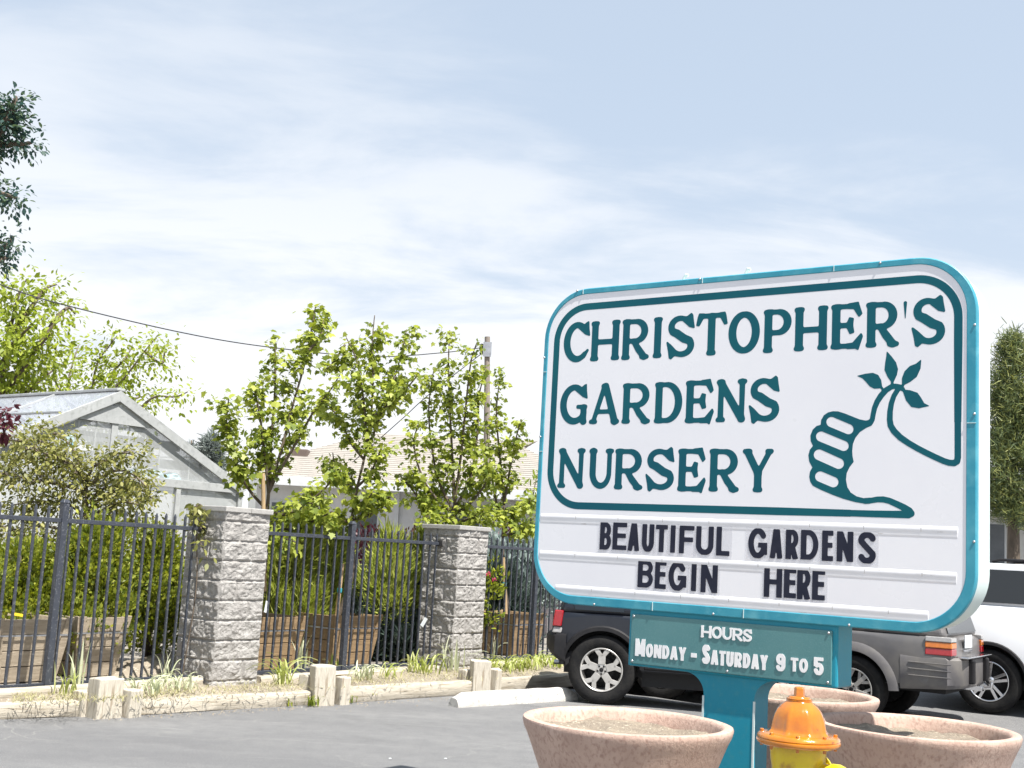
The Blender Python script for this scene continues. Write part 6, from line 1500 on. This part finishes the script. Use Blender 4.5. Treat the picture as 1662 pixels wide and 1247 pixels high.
for sg in (-1, 1):
    for k in range(npan):
        y0, y1 = -.06+k*(GL+.06)/npan, -.06+(k+1)*(GL+.06)/npan-.03
        MB().hexa([(0, y0, za+.0), (sg*(GW+.10), y0, ze-.05), (sg*(GW+.10), y1, ze-.05), (0, y1, za+.0)], [(0, y0, za+.012), (sg*(GW+.10), y0, ze-.038), (sg*(GW+.10), y1, ze-.038), (0, y1, za+.012)]).build('roof_panel', M['gh_roof'], gh)
        MB().bar((0, y1+.015, za+.018), (sg*(GW+.1), y1+.015, ze-.032), .05, .02).build('roof_bar', M['gh_frame'], gh)
    for t in (.36, .68): MB().bar((sg*GW*t, -.05, za+(ze-za)*t+.02), (sg*GW*t, GL, za+(ze-za)*t+.02), .05, .02).build('purlin', M['gh_frame'], gh)
    MB().box2((sg*GW-.012, 0, 0), (sg*GW+.012, GL, ze-.06)).build('side_glazing', M['gh_clear'], gh)
MB().box2((-.07, -.10, za-.005), (.07, GL, za+.035)).build('ridge_cap', M['gh_frame'], gh, bevel=.008)
MB().add([(-GW, GL+.02, 0), (GW, GL+.02, 0), (GW, GL+.02, ze), (0, GL+.02, za), (-GW, GL+.02, ze)], [(0, 1, 2, 3, 4)]).build('back_glazing', M['gh_clear'], gh)
MB().box2((-GW+.06, .0, .0), (GW-.06, .03, .75)).build('base_wall', pm('gh_base', (.36, .33, .30), (.26, .24, .22), 4, .8), gh)
# things hanging and stacked inside
def crumple(px, py, dep, rx, rz, mat, name, label, cat, grp, seed):
    p = onvplane(px, py, apex-NRM*(dep*.5), E); bm2 = bmesh.new(); bmesh.ops.create_icosphere(bm2, subdivisions=3, radius=1)
    for v in bm2.verts:
        q = v.co*2.2+Vector((seed*3.1, 0, 0)); k = 1+.35*noise.noise(q)+.22*noise.noise(q*2.7); v.co = Vector((v.co.x*rx*k, v.co.y*rz*k, v.co.z*rz*k))
    me = bpy.data.meshes.new(name); bm2.to_mesh(me); bm2.free(); me.materials.append(mat); o = bpy.data.objects.new(name, me); link(o); o.location = p; o.rotation_euler = (0, 0, FA); return tag(o, label, cat, grp)
M['plastic_blue'] = pm('plastic_blue', (.16, .50, .62), (.55, .75, .80), 7, .3, .6, 14); M['plastic_white'] = pm('plastic_white', (.80, .80, .80), (.6, .62, .62), 8, .35, .5, 14); M['plant_pale'] = pm('plant_pale', (.38, .50, .28), (.22, .36, .14), 9, .7, .8, 20)
for i, (px_, py_, rx, rz, mt, nm, lb, cat) in enumerate((
 (222, 766, .13, .06, 'plastic_blue', 'plastic_bundle', 'blue crumpled plastic on the greenhouse beam, leftmost of the row on the right half', 'plastic'),
 (250, 770, .15, .08, 'plastic_blue', 'plastic_bundle', 'blue crumpled plastic in the middle of the row behind the right half of the gable', 'plastic'),
 (278, 776, .15, .08, 'plastic_blue', 'plastic_bundle', 'blue crumpled plastic at the right end of the row near the greenhouse eave', 'plastic'),
 (106, 716, .08, .14, 'plastic_blue', 'plastic_bundle', 'blue plastic hanging left of the king post behind the crab apple', 'plastic'),
 (136, 730, .17, .07, 'plastic_white', 'plastic_bundle', 'white plastic bundle left of the king post inside the greenhouse', 'plastic'),
 (98, 738, .14, .06, 'plastic_white', 'plastic_bundle', 'white plastic bundle low in the left half of the gable', 'plastic'),
 (188, 728, .06, .06, 'plastic_white', 'plastic_bundle', 'small white bundle right beside the king post', 'plastic'))):
    crumple(px_, py_, .25, rx, rz, M[mt], nm, lb, cat, 'plastic bundles inside the greenhouse', i)
for i, (px_, py_, lb) in enumerate(((222, 732, 'pale green hanging plant right of the king post inside the greenhouse'), (160, 736, 'pale green hanging plant left of the king post inside the greenhouse'))):
    p = onvplane(px_, py_, apex-NRM*.6, E); o = thing('hanging_plant', lb, 'plant', tuple(p), 0, 'plants hanging in the greenhouse')
    MB().tube([(0, 0, .1), (0, 0, .5)], .004, 4).build('hanger', M['steel'], o); d = rand_dirs(260); leaf_mesh('foliage', d*np.array([.17, .17, .14]), d, rand_dirs(260), np.full(260, .09), 'oval', M['leaf_pale'], o)

# ------------------------------------------------------------------ house behind, pole, wires
M['stucco'] = pm('stucco', (.66, .66, .66), (.58, .58, .585), 3, .85, .2, 60)
M['shingle'] = pm('shingle', (.345, .315, .28), (.285, .262, .235), 3, .9, .4, 40, stretch=(1, 1, 1), spots=(.25, .23, .205), spot_scale=14, spot_w=.1)
M['fascia'] = pm('fascia', (.62, .63, .64), (.54, .55, .56), 4, .6)
M['pane_dark'] = pm('pane_dark', (.05, .06, .07), (.09, .10, .11), 2, .08)
hx = lambda px_, Y: at(px_, 800, Y).x
YH = 26.0
def hip(mb, x0, x1, y0, y1, z, zr, ov=.45, ins=None):
    w = (y1-y0)/2+ov; ins = ins if ins is not None else w
    P = [(x0-ov, y0-ov, z), (x1+ov, y0-ov, z), (x1+ov, y1+ov, z), (x0-ov, y1+ov, z), (x0-ov+ins, (y0+y1)/2, zr), (x1+ov-ins, (y0+y1)/2, zr)]
    # shingle courses: slopes built in overlapping strips
    quads = [(P[0], P[1], P[5], P[4]), (P[2], P[3], P[4], P[5]), (P[1], P[2], P[5], P[5]), (P[3], P[0], P[4], P[4])]
    for a, b, c, d in quads:
        a, b, c, d = map(Vector, (a, b, c, d)); n = 26; nn = (b-a).cross(d-a).normalized()
        if nn.z < 0: nn = -nn
        for i in range(n):
            t0, t1 = i/n, min(1, (i+1.15)/n); l0, r0, l1, r1 = a.lerp(d, t0), b.lerp(c, t0), a.lerp(d, t1), b.lerp(c, t1)
            mb.add([l0+nn*.012, r0+nn*.012, r1+nn*.002, l1+nn*.002], [(0, 1, 2, 3)]); mb.add([l0, r0, r0+nn*.012, l0+nn*.012], [(0, 1, 2, 3)])
hs = thing('house', 'white stucco house with beige shingle hip roof behind the young maples', 'house', (hx(600, YH), YH, YZ))
ox, oy = hs.location.x, hs.location.y
zE = at(640, 792, YH).z-YZ; xL, xR = hx(372, YH)+.45-ox, hx(980, YH)-ox
zRl = at(515, 720, YH+3).z-YZ
MB().box2((xL, 0, 0), (xR, 6.6, zE)).build('wall', M['stucco'], hs)
mb = MB(); hip(mb, xL, xR, 0, 6.6, zE+.10, zRl+.35, ins=2.6); roof = mb.build('roof', M['shingle'], hs)
zE2 = at(840, 803, YH-1.5).z-YZ; xa, xb = hx(700, YH-1.6)-ox, hx(960, YH-1.6)-ox
MB().box2((xa+.4, -1.6, 0), (xb, 0.02, zE2)).build('wing_wall', M['stucco'], hs)
mb = MB(); hip(mb, xa+.4, xb, -1.6, 3.2, zE2+.06, at(815, 712, YH+.8).z-YZ, ins=2.2); mb.build('wing_roof', M['shingle'], hs)
MB().box2((xL-.47, -.50, zE-.10), (xa, -.45, zE+.10)).build('gutter', M['fascia'], hs, bevel=.01)
MB().box2((xa-.07, -2.1, zE2-.14), (xb+.5, -2.05, zE2+.06)).build('gutter', M['fascia'], hs, bevel=.01)
MB().box2((xL-.47, -.45, zE-.02), (xa, 0, zE)).build('soffit', M['fascia'], hs)
p = at(489, 730, YH+1.2); MB().box2((p.x-ox-.18, 1.0, p.z-YZ-.35), (p.x-ox+.18, 1.36, p.z-YZ)).build('roof_vent', pm('vent_brown', (.12, .09, .075)), roof, bevel=.02)
for px_, w in ((599, .42), (470, .7), (760, .6)):
    x = hx(px_, YH)-ox; y = -.03 if px_ < 700 else -1.63; wn = MB().box2((x-w/2-.05, y, zE-1.75), (x+w/2+.05, y+.025, zE-.40)).build('window', M['fascia'], hs); MB().box2((x-w/2, y-.012, zE-1.70), (x+w/2, y-.002, zE-.45)).build('pane', M['pane_dark'], wn)
x = hx(645, YH)-ox; MB().box2((x-.03, -.09, 0), (x+.06, -.01, zE-.1)).build('downpipe', M['fascia'], hs)
# utility pole
YP = 24.5; pt = at(791, 547, YP); pb = at(797, 870, YP); pole = thing('utility_pole', 'weathered wooden utility pole between the maples', 'pole', (pb.x, YP, YZ))
top = pt-Vector((pb.x, YP, YZ)); mb = MB(); mb.tube([(0, 0, 0), (top.x*.5, 0, top.z*.5), (top.x, 0, top.z)], [.075, .066, .056], 14); mb.build('shaft', M['pole_wood'], pole, smooth=True)
mb = MB()
for dz in (.20, .32): mb.lathe([(.0001, -.05), (.035, -.05), (.045, -.02), (.03, 0), (.045, .03), (.02, .05), (.0001, .05)], 12, (top.x-.10, -.02, top.z-dz))
mb.build('insulator', M['wire_black'], pole, smooth=True); MB().box2((top.x-.07, -.09, top.z-.42), (top.x+.10, -.07, top.z-.12)).build('bracket', M['steel'], pole)
hk = pt-Vector((.06, 0, .22))
def wire(pts, r, label):
    o = MB().tube(smooth_pts(pts, 20), r, 6).build('overhead_wire', M['wire_black'], smooth=True); return tag(o, label, 'wire', 'overhead wires at the pole')
wire([hk, at(715, 573, 24), at(600, 579, 23), at(440, 564, 21.5), at(300, 541, 20), at(100, 494, 18.5), at(0, 462, 18), at(-160, 400, 17)], .0095, 'long sagging overhead wire running from the pole to the upper left')
wire([hk-Vector((0, 0, .1)), at(697, 640, 25), at(655, 678, 25.3), at(612, 716, 25.6), Vector((at(575, 752, YH).x, YH-.3, at(575, 752, YH).z))], .009, 'short service wire slanting from the pole down to the house roof')
# yard bits
pst = at(408, 830, 19.5); o = MB().box2((-.05, -.05, 0), (.05, .05, at(408, 748, 19.5).z-YZ)).build('steel_post', M['gh_frame'], bevel=.006, loc=(pst.x, 19.5, YZ)); tag(o, 'grey upright steel post left of the forked maple trunk', 'post')
tr = thing('trellis', 'pale wooden trellis panel behind the hedge by the left pillar', 'trellis', (at(275, 860, 15.6).x, 15.6, YZ), FA)
mb = MB()
for i in range(7): mb.box2((-.36+.12*i-.012, -.01, 0), (-.36+.12*i+.012, .01, 1.62))
for i in range(9): mb.box2((-.40, .011, .15+.18*i), (.40, .028, .175+.18*i))
mb.build('lattice', M['timber_end'], tr)
wf = thing('board_fence', 'dark weathered board fence behind the dark vehicle and brown tree box', 'fence', (at(840, 900, 23).x, 23, YZ), math.radians(6))
mb = MB()
for i in range(34): mb.box2((.16*i, 0, 0), (.16*i+.15, .022, .78+.01*((i*7) % 3)))
mb.build('boards', pm('board_dark', (.13, .11, .12), (.09, .08, .085), 4, .85, .4, 30), wf); MB().box2((0, .023, .55), (5.4, .06, .63)).build('rail', M['bark'], wf)
tg = at(432, 985, 13.9); o = MB().box((0, 0, 0), (.05, .004, .13)).build('plant_tag', M['plate_white'], loc=tuple(tg), rotz=FA+.4); o.rotation_euler = (0, .2, FA+.3); tag(o, 'white plant tag at the right edge of the left pillar', 'tag', 'plant tags in the nursery')
tg = at(30, 998, 12.55); o = MB().box((0, 0, 0), (.10, .004, .028)).build('plant_tag', pm('tag_yellow', (.75, .55, .03)), loc=tuple(tg)); o.rotation_euler = (0, .15, FA); tag(o, 'yellow plant tag on the left hedge shrub', 'tag', 'plant tags in the nursery')
tg = at(688, 1010, 16.0); o = MB().box((0, 0, 0), (.06, .004, .12)).build('plant_tag', M['plate_white'], loc=tuple(tg)); o.rotation_euler = (.2, .5, FA); tag(o, 'white plant tag leaning by the left face of the right pillar', 'tag', 'plant tags in the nursery')
# a heap of soil between hedge and pillar
mb = MB(); c = at_ground(268, 1094, YZ); nr_, ns_ = 12, 40
for i in range(nr_+1):
    for k in range(ns_):
        a = 6.2832*k/ns_; rr = i/nr_; x, y = c.x+1.0*rr*math.cos(a)*E.x*1.0+.45*rr*math.sin(a)*-NRM.x, c.y+.3+1.0*rr*math.cos(a)*E.y+.45*rr*math.sin(a)*-NRM.y
        mb.v.append((x, y, YZ-.01+.20*(1-rr*rr)*(1+.35*noise.noise((x*3, y*3, 1)))+.03*noise.noise((x*14, y*14, 2))*(1-rr)))
for i in range(nr_):
    for k in range(ns_): k2 = (k+1) % ns_; mb.f.append((i*ns_+k, (i+1)*ns_+k, (i+1)*ns_+k2, i*ns_+k2))
tag(mb.build('soil_heap', M['dirt'], smooth=2), 'low pale heap of soil behind the pickets left of the left pillar', 'soil heap')
# cream house and its window at the right edge
ch = thing('cream_house', 'cream house with a dark window behind the pine at the right edge', 'house', (at(1640, 850, 29).x, 29, YZ), math.radians(-14))
z1 = at(1640, 832, 29).z-YZ
MB().box2((-3.2, 0, 0), (4.5, 5, z1)).build('wall', pm('cream_wall', (.60, .585, .55), (.53, .515, .48), 3, .85, .2, 50), ch)
MB().prism([(-3.6, z1-.02), (4.9, z1-.02), (4.9, z1+.2), (-3.6, z1+.2)], -.55, -.48).build('fascia', M['fascia'], ch)
mb = MB(); hip(mb, -3.2, 4.5, 0, 5, z1+.06, z1+1.0, ov=.5, ins=2.2); mb.build('roof', M['shingle'], ch)
wn = MB().box2((-.50, -.03, z1-1.35), (-.10, 0.0, z1-.25)).build('window', M['fascia'], ch); MB().box2((-.46, -.045, z1-1.30), (-.14, -.031, z1-.30)).build('pane', M['pane_dark'], wn)
MB().box2((-.48, -.30, z1-1.75), (-.08, -.03, z1-1.45)).build('air_conditioner', pm('ac_grey', (.50, .52, .56), (.4, .42, .45), 20, .5), ch, bevel=.01)
# debris in the lot: two tiny white scraps
for (px_, py_, lb) in ((633, 1232, 'tiny white scrap on the asphalt, the left one'), (723, 1232, 'tiny white scrap on the asphalt, the right one nearer the planter')):
    p = at_ground(px_, py_, 0); o = MB().box((0, 0, .004), (.022, .014, .006)).build('paper_scrap', M['plate_white'], bevel=.002, loc=(p.x, p.y, 0), rotz=.4); tag(o, lb, 'litter', 'scraps on the asphalt')
